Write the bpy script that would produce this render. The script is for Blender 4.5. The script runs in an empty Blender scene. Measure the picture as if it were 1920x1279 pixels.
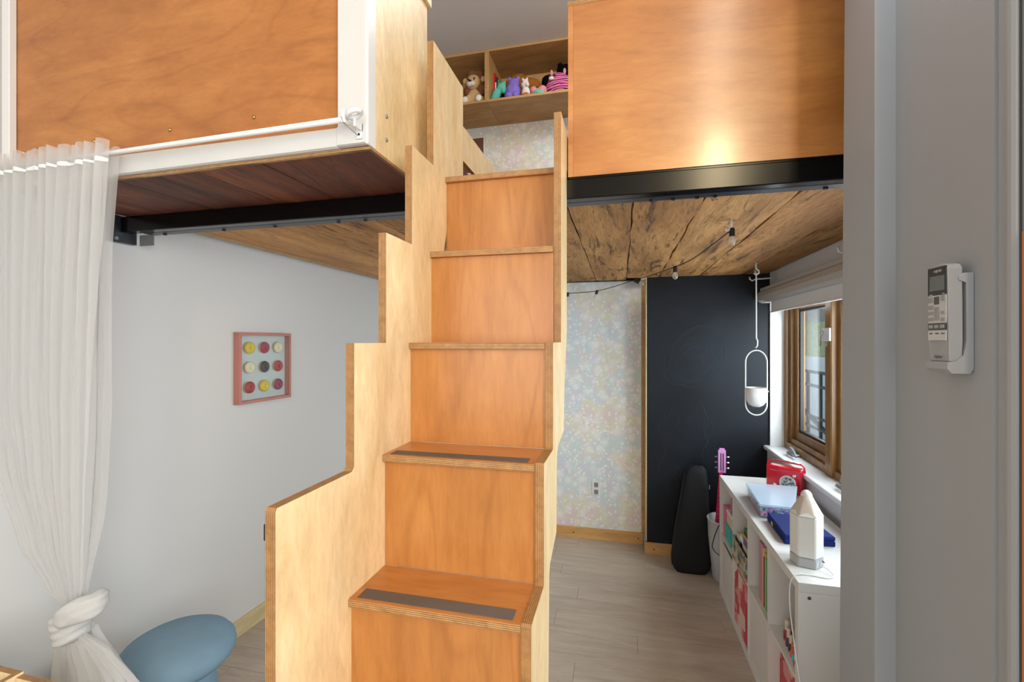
import bpy, bmesh, math, random
from mathutils import Vector, Matrix, noise
random.seed(7)
PI = math.pi
S = bpy.context.scene
C = S.collection
H = 1.7                      # camera height; heights below are written relative to the camera

# ------------------------------------------------------------------ camera, world, lights
cam = bpy.data.objects.new('camera', bpy.data.cameras.new('camera'))
C.objects.link(cam)
cam.location = (0, 0, H)
cam.rotation_euler = (PI/2, 0, math.radians(13.56))
cam.data.sensor_width = 36
cam.data.lens = 848/1920*36
cam.data.clip_start = 0.02
S.camera = cam
S.view_settings.view_transform = 'Standard'
S.view_settings.look = 'None'
S.view_settings.gamma = 1
S.view_settings.use_curve_mapping = False
S.view_settings.exposure = -0.15

W = bpy.data.worlds.new('sky'); S.world = W
W.use_nodes = True
W.node_tree.nodes['Background'].inputs[0].default_value = (0.80, 0.90, 1.0, 1)
W.node_tree.nodes['Background'].inputs[1].default_value = 1.1

def area(name, loc, target, size, power, col, sy=None, spread=PI):
    l = bpy.data.lights.new(name, 'AREA'); l.energy = power; l.color = col
    l.shape = 'RECTANGLE'; l.size = size; l.size_y = sy or size; l.spread = spread
    o = bpy.data.objects.new(name, l); C.objects.link(o)
    o.location = (loc[0], loc[1], loc[2]+H)
    d = Vector(target) - Vector(loc)
    o.rotation_euler = d.to_track_quat('-Z', 'Y').to_euler()
    return o
def bulb_light(name, loc, power, col, r=0.08):
    l = bpy.data.lights.new(name, 'POINT'); l.energy = power; l.color = col; l.shadow_soft_size = r
    o = bpy.data.objects.new(name, l); C.objects.link(o); o.location = (loc[0], loc[1], loc[2]+H)
    return o
# daylight-coloured fill lights added behind the viewer and to the rear right
area('rear_fill_light', (-0.6, -2.4, 0.1), (-0.6, 2, -0.1), 2.4, 42, (0.95, 0.98, 1.0), 1.7)
area('rear_side_fill_light', (2.15, -1.3, 0.35), (-0.6, 1.2, 0.0), 1.8, 125, (0.96, 0.98, 1.0), 1.7)
# daylight through the window under the loft
area('side_window_light', (1.42, 2.55, -0.15), (-1.0, 2.5, -0.40), 2.0, 112, (0.84, 0.92, 1.0), 0.95)
# lamps of the room, and one fill light added in the loft
lt = area('ceiling_strip_lamp', (0.80, -1.2, 2.33), (0.80, -1.2, 0), 0.24, 16, (1.0, 0.86, 0.66), 2.2)
lt.rotation_euler = (0, 0, math.radians(9))
area('wall_strip_lamp', (1.06, -2.5, 1.93), (1.06, 2, 1.93), 0.22, 46, (1.0, 0.80, 0.48), 0.8)
bulb_light('wall_lamp_left', (-1.2, -2.0, 1.45), 12, (1.0, 0.84, 0.62), 0.08)
area('loft_fill_light', (0.1, 2.7, 2.30), (-0.2, 3.3, 0.8), 0.7, 26, (1.0, 0.97, 0.92))  # unseen light added to brighten the upstairs wallpaper
sp = bpy.data.lights.new('wall_spot', 'SPOT'); sp.energy = 13; sp.spot_size = 1.35; sp.spot_blend = 0.9; sp.shadow_soft_size = 0.04
spo = bpy.data.objects.new('wall_spot', sp); C.objects.link(spo); spo.location = (0.42, 1.0, H+1.30)
spo.rotation_euler = Vector((0.30, 0.03, -0.62)).to_track_quat('-Z', 'Y').to_euler()

# ------------------------------------------------------------------ materials
def lin(h):
    h = h.lstrip('#'); v = [int(h[i:i+2], 16)/255 for i in (0, 2, 4)]
    return tuple((x/12.92 if x <= 0.04045 else ((x+0.055)/1.055)**2.4) for x in v) + (1,)
MATS = {}
class NT:
    def __init__(s, name):
        s.m = bpy.data.materials.new(name); s.m.use_nodes = True
        s.t = s.m.node_tree; s.b = s.t.nodes['Principled BSDF']; s.out = s.t.nodes['Material Output']
        MATS[name] = s.m
    def n(s, typ, **kw):
        nd = s.t.nodes.new(typ)
        for k, v in kw.items():
            if k.startswith('i_'):
                key = k[2:].replace('_', ' ')
                nd.inputs[int(key) if key.isdigit() else key].default_value = v
            else: setattr(nd, k, v)
        return nd
    def l(s, a, b): s.t.links.new(a, b)
    def ramp(s, fac, stops):
        r = s.n('ShaderNodeValToRGB'); e = r.color_ramp.elements
        while len(e) < len(stops): e.new(0.5)
        for el, (p, c) in zip(e, stops): el.position = p; el.color = c
        s.l(fac, r.inputs[0]); return r.outputs[0]
    def mix(s, fac, a, b, mode='MIX'):
        x = s.n('ShaderNodeMix', data_type='RGBA', blend_type=mode)
        for sock, v in ((x.inputs[0], fac), (x.inputs[6], a), (x.inputs[7], b)):
            if hasattr(v, 'links'): s.l(v, sock)
            else: sock.default_value = v
        return x.outputs[2]
    def coord(s, scale=(1, 1, 1), rot=(0, 0, 0)):
        tc = s.n('ShaderNodeTexCoord'); mp = s.n('ShaderNodeMapping')
        mp.inputs['Scale'].default_value = scale; mp.inputs['Rotation'].default_value = rot
        s.l(tc.outputs['Object'], mp.inputs[0]); s.lastmap = mp
        return mp.outputs[0]
    def noise(s, vec, scale, detail=4, rough=0.5, dist=0):
        x = s.n('ShaderNodeTexNoise'); x.inputs['Scale'].default_value = scale; x.inputs['Detail'].default_value = detail
        x.inputs['Roughness'].default_value = rough; x.inputs['Distortion'].default_value = dist
        s.l(vec, x.inputs['Vector']); return x.outputs[0]
    def bump(s, h, strength=0.2, dist=0.002):
        b = s.n('ShaderNodeBump'); b.inputs['Strength'].default_value = strength; b.inputs['Distance'].default_value = dist
        s.l(h, b.inputs['Height']); s.l(b.outputs[0], s.b.inputs['Normal'])
def plain(name, hexc, rough=0.5, metal=0, bump=0, bscale=60, spec=0.5, coat=0, var=0.0, emit=None):
    t = NT(name); t.b.inputs['Base Color'].default_value = lin(hexc)
    t.b.inputs['Roughness'].default_value = rough; t.b.inputs['Metallic'].default_value = metal
    t.b.inputs['Specular IOR Level'].default_value = spec; t.b.inputs['Coat Weight'].default_value = coat
    v = t.coord()
    nz = t.noise(v, bscale, 3)
    if var:
        c = lin(hexc); d = tuple(x*(1-var) for x in c[:3])+(1,)
        t.l(t.ramp(t.noise(v, 6, 3), [(0.3, d), (0.7, c)]), t.b.inputs['Base Color'])
    if bump: t.bump(nz, bump, 0.001)
    return t.m
def maple(name, c1, c2, c3, stretch, rough=0.28, fig=0.5, coat=0.0, spec=0.5, fleck=0.6):
    """varnished maple plywood face; stretch < 1 along the grain"""
    t = NT(name); v = t.coord(stretch)
    oi = t.n('ShaderNodeObjectInfo'); off = t.n('ShaderNodeVectorMath', operation='ADD'); mu = t.n('ShaderNodeMath', operation='MULTIPLY'); mu.inputs[1].default_value = 41
    t.l(oi.outputs['Random'], mu.inputs[0]); t.l(v, off.inputs[0]); t.l(mu.outputs[0], off.inputs[1]); v = off.outputs[0]
    big = t.noise(v, 4.5, 4, 0.55, 1.6)
    mid = t.noise(v, 17, 5, 0.6, 1.0)
    fine = t.noise(v, 70, 4, 0.65, 0.6)
    nzv = t.n('ShaderNodeTexNoise'); nzv.inputs['Scale'].default_value = 2.2; nzv.inputs['Detail'].default_value = 2; t.l(v, nzv.inputs['Vector'])
    ml = t.n('ShaderNodeMath', operation='MULTIPLY'); ml.inputs[1].default_value = 26; t.l(nzv.outputs[0], ml.inputs[0])
    fr = t.n('ShaderNodeMath', operation='PINGPONG'); fr.inputs[1].default_value = 1; t.l(ml.outputs[0], fr.inputs[0])
    base = t.ramp(big, [(0.30, lin(c1)), (0.5, lin(c2)), (0.70, lin(c3))])
    b1 = t.mix(0.5*fig, base, t.ramp(fr.outputs[0], [(0.0, (0.62, 0.52, 0.44, 1)), (0.22, (0.93, 0.92, 0.91, 1)), (1, (1, 1, 1, 1))]), 'MULTIPLY')
    b2 = t.mix(0.6, b1, t.ramp(mid, [(0.33, (0.80, 0.75, 0.70, 1)), (0.62, (1, 1, 1, 1))]), 'MULTIPLY')
    b3 = t.mix(0.5, b2, t.ramp(fine, [(0.30, (0.78, 0.74, 0.70, 1)), (0.6, (1, 1, 1, 1))]), 'MULTIPLY')
    vor = t.n('ShaderNodeTexVoronoi', feature='F1'); vor.inputs['Scale'].default_value = 6.5; t.l(v, vor.inputs['Vector'])
    b4 = t.mix(fleck, b3, t.ramp(vor.outputs['Distance'], [(0.0, (0.28, 0.18, 0.12, 1)), (0.035, (0.6, 0.5, 0.45, 1)), (0.06, (1, 1, 1, 1))]), 'MULTIPLY')
    hv = t.n('ShaderNodeHueSaturation'); mr = t.n('ShaderNodeMapRange'); mr.inputs[3].default_value = 0.96; mr.inputs[4].default_value = 1.05
    t.l(oi.outputs['Random'], mr.inputs[0]); t.l(mr.outputs[0], hv.inputs['Value']); t.l(b4, hv.inputs['Color'])
    t.l(hv.outputs[0], t.b.inputs['Base Color'])
    t.b.inputs['Roughness'].default_value = rough; t.b.inputs['Coat Weight'].default_value = coat; t.b.inputs['Coat Roughness'].default_value = 0.16
    t.b.inputs['Specular IOR Level'].default_value = spec
    t.bump(fine, 0.05, 0.001)
    return t.m
def ply(name, axis, c='#b88a55', k='#7d5730', pitch=0.0042):
    t = NT(name); sc = [12, 12, 12]; sc['XYZ'.index(axis)] = 0.001
    tc = t.n('ShaderNodeTexCoord'); sep = t.n('ShaderNodeSeparateXYZ'); t.l(tc.outputs['Object'], sep.inputs[0])
    m = t.n('ShaderNodeMath', operation='MULTIPLY'); t.l(sep.outputs['XYZ'.index(axis)], m.inputs[0]); m.inputs[1].default_value = 1/pitch
    f = t.n('ShaderNodeMath', operation='FRACT'); t.l(m.outputs[0], f.inputs[0])
    v = t.coord((14, 14, 14)); nz = t.noise(v, 3, 5, 0.7)
    a = t.ramp(f.outputs[0], [(0.0, lin(k)), (0.22, lin(k)), (0.34, lin(c)), (0.85, lin(c)), (1.0, lin(k))])
    b = t.mix(0.7, a, t.ramp(nz, [(0.3, (0.55, 0.5, 0.45, 1)), (0.6, (1, 1, 1, 1))]), 'MULTIPLY')
    t.l(b, t.b.inputs['Base Color']); t.b.inputs['Roughness'].default_value = 0.5
    return t.m
def reclaimed(name, c1, c2, c3, dark=0.5, rough=0.75, bs=0.8, grain=(9, 1.2, 9)):
    t = NT(name); oi = t.n('ShaderNodeObjectInfo')
    v = t.coord(grain)
    off = t.n('ShaderNodeVectorMath', operation='ADD'); cmb = t.n('ShaderNodeCombineXYZ')
    mul = t.n('ShaderNodeMath', operation='MULTIPLY'); mul.inputs[1].default_value = 37
    t.l(oi.outputs['Random'], mul.inputs[0]); t.l(mul.outputs[0], cmb.inputs[0]); t.l(mul.outputs[0], cmb.inputs[1])
    t.l(v, off.inputs[0]); t.l(cmb.outputs[0], off.inputs[1]); vv = off.outputs[0]
    n1 = t.noise(vv, 0.7, 6, 0.6, 1.0); n2 = t.noise(vv, 4.0, 8, 0.72, 2.0); n3 = t.noise(vv, 1.2, 10, 0.78, 2.2); n4 = t.noise(vv, 0.6, 4, 0.5, 0.5)
    base = t.ramp(n1, [(0.3, lin(c1)), (0.5, lin(c2)), (0.72, lin(c3))])
    b2 = t.mix(0.75, base, t.ramp(n2, [(0.32, (0.42, 0.36, 0.30, 1)), (0.55, (1, 1, 1, 1))]), 'MULTIPLY')
    b3 = t.mix(dark, b2, t.ramp(n3, [(0.40, (0.10, 0.09, 0.08, 1)), (0.47, (1, 1, 1, 1))]), 'MULTIPLY')
    b3 = t.mix(0.6, b3, t.ramp(n4, [(0.38, (0.5, 0.45, 0.4, 1)), (0.55, (1, 1, 1, 1))]), 'MULTIPLY')
    hv = t.n('ShaderNodeHueSaturation'); mr = t.n('ShaderNodeMapRange'); mr.inputs[3].default_value = 0.82; mr.inputs[4].default_value = 1.15
    t.l(oi.outputs['Random'], mr.inputs[0]); t.l(mr.outputs[0], hv.inputs['Value']); t.l(b3, hv.inputs['Color'])
    t.l(hv.outputs[0], t.b.inputs['Base Color'])
    t.b.inputs['Roughness'].default_value = rough
    t.bump(n3, bs, 0.006)
    return t.m

plain('white_wall', '#d4d4d4', 0.6, bump=0.05, bscale=180)
plain('grey_wall', '#92969b', 0.55, bump=0.12, bscale=140)
plain('ceiling_paint', '#dcdedf', 0.8)
plain('white_paint', '#d6d6d5', 0.4, bump=0.05, bscale=90, var=0.05)
plain('white_gloss', '#e6e7e8', 0.28)
plain('shelf_white', '#dcdad6', 0.35, var=0.03)
plain('plastic_white', '#92959a', 0.4)
plain('steel_black', '#060505', 0.2, metal=0.0, spec=0.28, bump=0.03, bscale=30)
plain('steel_grey', '#3a3d45', 0.35, metal=0.3)
plain('bolt_black', '#08080a', 0.4)
plain('galvanised', '#9a9d9d', 0.4, metal=0.3, var=0.3)
plain('chrome', '#d8dadd', 0.18, metal=1.0)
plain('brass', '#b89a5a', 0.3, metal=1.0)
plain('black_fabric', '#07080d', 0.8, bump=0.3, bscale=400)
plain('black_plastic', '#0b0b0d', 0.35)
plain('cable_black', '#0a0a0a', 0.5)
plain('velvet_blue', '#7f9db2', 0.9, bump=0.3, bscale=35, var=0.12, spec=0.2)
plain('velvet_navy', '#0a2470', 0.8, bump=0.6, bscale=60, var=0.5, spec=0.3)
plain('gasket', '#1c1a18', 0.6)
plain('guitar_pink', '#d795cf', 0.3, coat=0.4)
plain('fretboard_magenta', '#c01d55', 0.4)
plain('bin_grey', '#b8b6b8', 0.4)
plain('radio_red', '#d3102c', 0.18, coat=0.7)
plain('dial_white', '#d9dcdd', 0.3)
plain('picture_frame_pink', '#c08074', 0.5, var=0.1)
plain('paper_pale', '#cfd6da', 0.7)
plain('dough', '#e0b683', 0.6)
for nm, h in dict(yellow='#e3c41c', raspberry='#a8163c', cream='#eadfc2', chocolate='#2a1d1c', red='#b22430', plum='#94284f').items():
    plain('icing_'+nm, h, 0.4, bump=0.8, bscale=400)
plain('grip_tape', '#6b5d55', 0.95, bump=0.6, bscale=900, var=0.15)
plain('lcd', '#5f6664', 0.25)
plain('remote_dark', '#2c2d30', 0.3)
plain('button_grey', '#8d8e90', 0.5)
plain('remote_panel', '#b8b8b9', 0.35)
plain('ink_grey', '#4c4d50', 0.5)
plain('chalk', '#35404c', 0.95)
plain('drawer_white', '#d9d3cd', 0.5, var=0.03)
plain('lamp_white', '#e2e2de', 0.35)
plain('lamp_grey', '#b3b4b6', 0.4)
plain('lamp_tip', '#cdbfae', 0.5)
plain('blind_fabric', '#e3e6ea', 0.6)
plain('blind_cassette', '#b9b5b1', 0.5)
plain('railing_dark', '#3a3b40', 0.5)
plain('snow', '#e6ecf2', 0.8, var=0.1)
plain('hill', '#b9bd90', 0.9, var=0.3)
plain('deck_outdoor', '#7b7786', 0.8, var=0.4)
plain('outdoor_wall', '#b7b4ae', 0.8, var=0.3)
plain('dark_brown', '#4a2c1e', 0.5)
plain('art_brown', '#6b4c3c', 0.6)
plain('terracotta_board', '#7c3f26', 0.5)
plain('door_orange', '#b8743e', 0.5)
for nm, h in dict(lion_mane='#84583f', lion_face='#d9b588', plush_white='#efe9e6', plush_teal='#69c7b4', plush_purple='#8d78d8', plush_brown='#a4692d',
                  plush_pink='#e79aa5', plush_black='#0c0b10', plush_orange='#c9713b', nose_dark='#3a2620').items():
    plain(nm, h, 0.95, bump=1.0, bscale=130, var=0.22, spec=0.1)
for nm, h in dict(book_red='#c81d1d', book_navy='#20294a', book_white='#e4e4e8', book_pink='#d9799a', book_green='#3f9c5b', book_blue='#2c7fb0', book_dark='#2a2a30',
                  book_yellow='#d5b531', book_teal='#3fb6b0', book_cream='#d8c8a8', book_purple='#6c4f9b', book_brown='#8a4b30').items():
    plain(nm, h, 0.5)
for nm, h in dict(polish_red='#8c0f28', polish_plum='#5a1b3c', polish_dark='#2b1a30', polish_orange='#d4572a', polish_pink='#b8508c').items():
    plain(nm, h, 0.12, coat=0.6)
plain('polish_cap', '#d9c4b4', 0.3)

maple('maple_riser', '#b0743c', '#be8145', '#ca8e50', (1, 1, 0.16), 0.24, 0.7)
maple('maple_front', '#ac6c36', '#b8773d', '#c48447', (0.30, 1, 1), 0.35, 0.6)
maple('maple_guard', '#b8763a', '#c48243', '#d0904e', (0.25, 1, 1), 0.3, 0.45, coat=0.8)
maple('maple_sidelit', '#f0d3a0', '#f8deae', '#fde8be', (1, 1, 0.3), 0.36, 0.25, fleck=0.15)  # same wood as the risers, sidelight painted in as a paler colour
maple('maple_tread', '#b6733a', '#c28044', '#cc8c50', (0.22, 1, 1), 0.3, 0.4)
maple('shelf_ply', '#b08a58', '#bf9863', '#caa56f', (0.25, 1, 1), 0.5, 0.3, fleck=0.1)
maple('baseboard_pine', '#cc9c60', '#d6a96c', '#dfb67c', (0.15, 1, 1), 0.4, 0.3, fleck=0.1)
maple('baseboard_pale', '#d6c294', '#dfcca0', '#e6d6ac', (1, 0.15, 1), 0.4, 0.3, fleck=0.1)
maple('window_oak', '#75502a', '#8e6638', '#a88048', (1, 1, 0.12), 0.35, 0.5, fleck=0.2)
ply('ply_edge_x', 'X'); ply('ply_edge_z', 'Z', '#c09562'); ply('ply_edge_y', 'Y')
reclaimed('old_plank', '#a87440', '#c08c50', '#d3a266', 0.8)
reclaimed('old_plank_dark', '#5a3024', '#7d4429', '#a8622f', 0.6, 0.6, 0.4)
reclaimed('ledger_wood', '#c08a50', '#cd985a', '#d6a468', 0.1, 0.7, 0.2)

def floor_mat():
    t = NT('floor_oak'); v = t.coord((1.2, 9, 1)); oi = t.n('ShaderNodeObjectInfo')
    off = t.n('ShaderNodeVectorMath', operation='ADD'); mul = t.n('ShaderNodeMath', operation='MULTIPLY'); mul.inputs[1].default_value = 53
    t.l(oi.outputs['Random'], mul.inputs[0]); t.l(v, off.inputs[0]); t.l(mul.outputs[0], off.inputs[1])
    n = t.noise(off.outputs[0], 1.6, 7, 0.62, 0.8); f = t.noise(off.outputs[0], 9, 5, 0.7, 0.2)
    a = t.ramp(n, [(0.3, lin('#b0a294')), (0.5, lin('#beb0a2')), (0.72, lin('#cabeb1'))])
    b = t.mix(0.35, a, t.ramp(f, [(0.35, (0.7, 0.68, 0.66, 1)), (0.6, (1, 1, 1, 1))]), 'MULTIPLY')
    t.l(b, t.b.inputs['Base Color']); t.b.inputs['Roughness'].default_value = 0.42; t.bump(f, 0.1, 0.001)
floor_mat()
def wallpaper_mat():
    t = NT('wallpaper_pastel'); v = t.coord((1, 0.001, 1))
    nz = t.n('ShaderNodeTexNoise'); nz.inputs['Scale'].default_value = 2.6; nz.inputs['Detail'].default_value = 3; nz.inputs['Roughness'].default_value = 0.62
    t.l(v, nz.inputs['Vector'])
    base = t.ramp(nz.outputs[0], [(0.28, lin('#d6c6e4')), (0.38, lin('#c8d4ea')), (0.45, lin('#bce0dc')), (0.50, lin('#dbd0e2')), (0.55, lin('#dfe4b4')), (0.62, lin('#e8c9c4')), (0.7, lin('#e2c2d2')), (0.8, lin('#d3c6e6'))])
    pale = t.mix(0.48, base, lin('#e4e8ea'))
    col = pale
    for sc, lo, hi, st in ((12, 0.15, 0.55, 0.7), (26, 0.20, 0.36, 0.9), (19, 0.14, 0.20, 1.0), (33, 0.16, 0.24, 0.9)):
        vo = t.n('ShaderNodeTexVoronoi', feature='F1'); vo.inputs['Scale'].default_value = sc; vo.inputs['Randomness'].default_value = 1
        t.l(v, vo.inputs['Vector'])
        m = t.ramp(vo.outputs['Distance'], [(lo, (st, st, st, 1)), (hi, (0, 0, 0, 1))])
        col = t.mix(m, col, lin('#f4f7f8'))
    t.l(col, t.b.inputs['Base Color']); t.b.inputs['Roughness'].default_value = 0.38
wallpaper_mat()
def chalkboard_mat():
    t = NT('chalkboard'); v = t.coord((1, 1, 1)); n = t.noise(v, 2.2, 5, 0.6, 0.6)
    t.l(t.ramp(n, [(0.3, lin('#0b0f15')), (0.7, lin('#161d26'))]), t.b.inputs['Base Color']); t.b.inputs['Roughness'].default_value = 0.5; t.b.inputs['Specular IOR Level'].default_value = 0.3
chalkboard_mat()
def sheer_mat():
    t = NT('sheer_voile'); t.m.use_nodes = True
    tr = t.n('ShaderNodeBsdfTransparent'); tl = t.n('ShaderNodeBsdfTranslucent'); df = t.n('ShaderNodeBsdfDiffuse')
    tl.inputs[0].default_value = (0.9, 0.9, 0.9, 1); df.inputs[0].default_value = (0.78, 0.78, 0.78, 1)
    v = t.coord((400, 400, 60)); nz = t.noise(v, 1.0, 2)
    m1 = t.n('ShaderNodeMixShader'); m1.inputs[0].default_value = 0.45; t.l(df.outputs[0], m1.inputs[1]); t.l(tl.outputs[0], m1.inputs[2])
    lw = t.n('ShaderNodeLayerWeight'); lw.inputs[0].default_value = 0.35
    mr = t.n('ShaderNodeMapRange'); mr.inputs[3].default_value = 0.42; mr.inputs[4].default_value = 0.92; t.l(lw.outputs['Facing'], mr.inputs[0])
    m2 = t.n('ShaderNodeMixShader'); t.l(mr.outputs[0], m2.inputs[0]); t.l(tr.outputs[0], m2.inputs[1]); t.l(m1.outputs[0], m2.inputs[2])
    t.l(m2.outputs[0], t.out.inputs[0])
sheer_mat()
def glass_mat(name, tint, rough, refl=0.08, alpha=0.0, base=None):
    t = NT(name); tr = t.n('ShaderNodeBsdfTransparent'); tr.inputs[0].default_value = tint
    gl = t.n('ShaderNodeBsdfGlossy'); gl.inputs['Roughness'].default_value = rough
    fc = t.n('ShaderNodeLayerWeight'); pw = t.n('ShaderNodeMath', operation='POWER'); pw.inputs[1].default_value = 4.0; t.l(fc.outputs['Facing'], pw.inputs[0])
    fr = t.n('ShaderNodeMath', operation='MULTIPLY_ADD'); fr.inputs[1].default_value = 0.8; fr.inputs[2].default_value = 0.04; t.l(pw.outputs[0], fr.inputs[0])
    m = t.n('ShaderNodeMixShader'); t.l(fr.outputs[0], m.inputs[0]); t.l(tr.outputs[0], m.inputs[1]); t.l(gl.outputs[0], m.inputs[2])
    last = m.outputs[0]
    if base:
        d = t.n('ShaderNodeBsdfDiffuse'); d.inputs[0].default_value = lin(base)
        m3 = t.n('ShaderNodeMixShader'); m3.inputs[0].default_value = alpha; t.l(last, m3.inputs[1]); t.l(d.outputs[0], m3.inputs[2]); last = m3.outputs[0]
    t.l(last, t.out.inputs[0])
glass_mat('glass', (0.96, 0.98, 0.97, 1), 0.02)
glass_mat('clear_plastic', (0.93, 0.97, 1.0, 1), 0.12, alpha=0.10, base='#c9d8e6')
glass_mat('frosted_lid', (0.9, 0.95, 1.0, 1), 0.15, alpha=0.38, base='#cfdce8')
glass_mat('bulb_glass', (0.93, 0.93, 0.92, 1), 0.03, alpha=0.22, base='#e8e4de')
def pattern_mat(name, cols, scale, rough=0.6, chess=False):
    t = NT(name); v = t.coord((1, 1, 1))
    if chess:
        vo = t.n('ShaderNodeTexVoronoi', feature='F1', distance='CHEBYCHEV')
    else: vo = t.n('ShaderNodeTexVoronoi', feature='F1')
    vo.inputs['Scale'].default_value = scale; t.l(v, vo.inputs['Vector'])
    sep = t.n('ShaderNodeSeparateColor'); t.l(vo.outputs['Color'], sep.inputs[0])
    r = t.n('ShaderNodeValToRGB'); r.color_ramp.interpolation = 'CONSTANT'; e = r.color_ramp.elements
    while len(e) < len(cols): e.new(0.5)
    for i, (el, c) in enumerate(zip(e, cols)): el.position = i/len(cols); el.color = lin(c)
    t.l(sep.outputs[0], r.inputs[0]); t.l(r.outputs[0], t.b.inputs['Base Color']); t.b.inputs['Roughness'].default_value = rough
pattern_mat('pink_pattern', ['#c4474f', '#d88f8c', '#b83a46', '#e2c2b8', '#c4474f'], 13, chess=True)
pattern_mat('map_print', ['#8fa39a', '#c9b491', '#5c7f86', '#a8845e', '#9fb0a4', '#6e5a48'], 34)
pattern_mat('beads', ['#c860b0', '#7fb8d8', '#e8e8f0', '#7a5bb8', '#58b08a', '#e08aa8', '#303038'], 95)
pattern_mat('beads_teal', ['#5fb0b8', '#3c8f9a', '#8fd0d0', '#4aa0a8'], 60)
def zebra_mat():
    t = NT('zebra_pink'); v = t.coord((0.7, 0.7, 2.6)); w = t.n('ShaderNodeTexWave', wave_type='BANDS', bands_direction='Z')
    w.inputs['Scale'].default_value = 6.5; w.inputs['Distortion'].default_value = 5; w.inputs['Detail'].default_value = 1.5; w.inputs['Detail Scale'].default_value = 2.0
    t.l(v, w.inputs[0]); t.l(t.ramp(w.outputs[0], [(0.28, lin('#2a1228')), (0.36, lin('#e36fa8'))]), t.b.inputs['Base Color']); t.b.inputs['Roughness'].default_value = 0.85
zebra_mat()
def dial_mat():
    t = NT('dial_print'); v = t.coord((1, 1, 1)); n = t.noise(v, 90, 3)
    t.l(t.ramp(n, [(0.46, lin('#5d666b')), (0.54, lin('#d4dadd'))]), t.b.inputs['Base Color']); t.b.inputs['Roughness'].default_value = 0.25
dial_mat()
M = MATS

# ------------------------------------------------------------------ builders
ORG = {}
def mesh_obj(name, bm, mat, parent=None, local=False, smooth=False, base=True):
    """bm verts are world coordinates with z relative to the camera (or parent-local when local)"""
    me = bpy.data.meshes.new(name)
    bmesh.ops.recalc_face_normals(bm, faces=bm.faces)
    if not local:
        bmesh.ops.translate(bm, vec=(0, 0, H), verts=bm.verts)
        if parent is None:
            lo = Vector((min(v.co.x for v in bm.verts), min(v.co.y for v in bm.verts), min(v.co.z for v in bm.verts)))
            hi = Vector((max(v.co.x for v in bm.verts), max(v.co.y for v in bm.verts), 0))
            org = Vector(((lo.x+hi.x)/2, (lo.y+hi.y)/2, lo.z))
        else: org = ORG[parent.name]
        bmesh.ops.translate(bm, vec=-org, verts=bm.verts)
    else: org = ORG.get(parent.name, Vector()) if parent else Vector()
    bm.to_mesh(me); bm.free()
    if smooth:
        for p in me.polygons: p.use_smooth = True
    o = bpy.data.objects.new(name, me); C.objects.link(o)
    for m in (mat if isinstance(mat, (list, tuple)) else [mat]): me.materials.append(M[m])
    if parent: o.parent = parent
    elif not local: o.location = org
    ORG[o.name] = org
    return o
def empty(name, loc, label, cat, group=None, rz=0):
    o = bpy.data.objects.new(name, None); C.objects.link(o); o.location = (loc[0], loc[1], loc[2]+H); o.rotation_euler = (0, 0, rz)
    o.empty_display_size = 0.05
    ORG[o.name] = Vector(o.location)
    return tag(o, label, cat, group)
def tag(o, label, cat, group=None):
    o['label'] = label; o['category'] = cat
    if group: o['group'] = group
    return o
def struct(o, label=None):
    o['kind'] = 'structure'
    if label: o['label'] = label
    return o
def lab(o, label): o['label'] = label; return o
def B(*boxes, bevel=0.0, seg=1):
    bm = bmesh.new()
    for (x0, x1, y0, y1, z0, z1) in boxes:
        r = bmesh.ops.create_cube(bm, size=1)
        for v in r['verts']:
            v.co = Vector(((x0+x1)/2+v.co.x*(x1-x0), (y0+y1)/2+v.co.y*(y1-y0), (z0+z1)/2+v.co.z*(z1-z0)))
    if bevel: bmesh.ops.bevel(bm, geom=bm.edges[:], offset=bevel, segments=seg, profile=0.7, affect='EDGES')
    return bm
def box(name, x0, x1, y0, y1, z0, z1, mat, parent=None, bevel=0.0, seg=1, local=False):
    return mesh_obj(name, B((x0, x1, y0, y1, z0, z1), bevel=bevel, seg=seg), mat, parent, local)
def tube_bm(pts, r, seg=10, bm=None, cap=True):
    bm = bm or bmesh.new(); rings = []
    pts = [Vector(p) for p in pts]
    up = Vector((0, 0, 1)); prev = None
    for i, p in enumerate(pts):
        d = (pts[min(i+1, len(pts)-1)] - pts[max(i-1, 0)]).normalized()
        if prev is None:
            a = d.cross(up) if abs(d.z) < 0.95 else d.cross(Vector((1, 0, 0)))
        else: a = prev - d*prev.dot(d)
        a.normalize(); prev = a; b = d.cross(a)
        rr = r[i] if isinstance(r, (list, tuple)) else r
        rings.append([bm.verts.new(p + a*math.cos(k*2*PI/seg)*rr + b*math.sin(k*2*PI/seg)*rr) for k in range(seg)])
    for i in range(len(rings)-1):
        for k in range(seg): bm.faces.new((rings[i][k], rings[i][(k+1) % seg], rings[i+1][(k+1) % seg], rings[i+1][k]))
    if cap: bm.faces.new(rings[0][::-1]); bm.faces.new(rings[-1])
    return bm
def lathe_bm(c, prof, seg=28, bm=None, rot=None):
    """prof: list of (r, z) around +z at c"""
    bm = bm or bmesh.new(); rings = []; c = Vector(c); R = rot or Matrix.Identity(3)
    for r, z in prof:
        if r < 1e-5: rings.append([bm.verts.new(c + R @ Vector((0, 0, z)))])
        else: rings.append([bm.verts.new(c + R @ Vector((r*math.cos(k*2*PI/seg), r*math.sin(k*2*PI/seg), z))) for k in range(seg)])
    for a, b in zip(rings[:-1], rings[1:]):
        for k in range(seg):
            va = [a[0]] if len(a) == 1 else [a[k], a[(k+1) % seg]]
            vb = [b[0]] if len(b) == 1 else [b[(k+1) % seg], b[k]]
            if len(va)+len(vb) >= 3: bm.faces.new(va+vb)
    return bm
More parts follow.
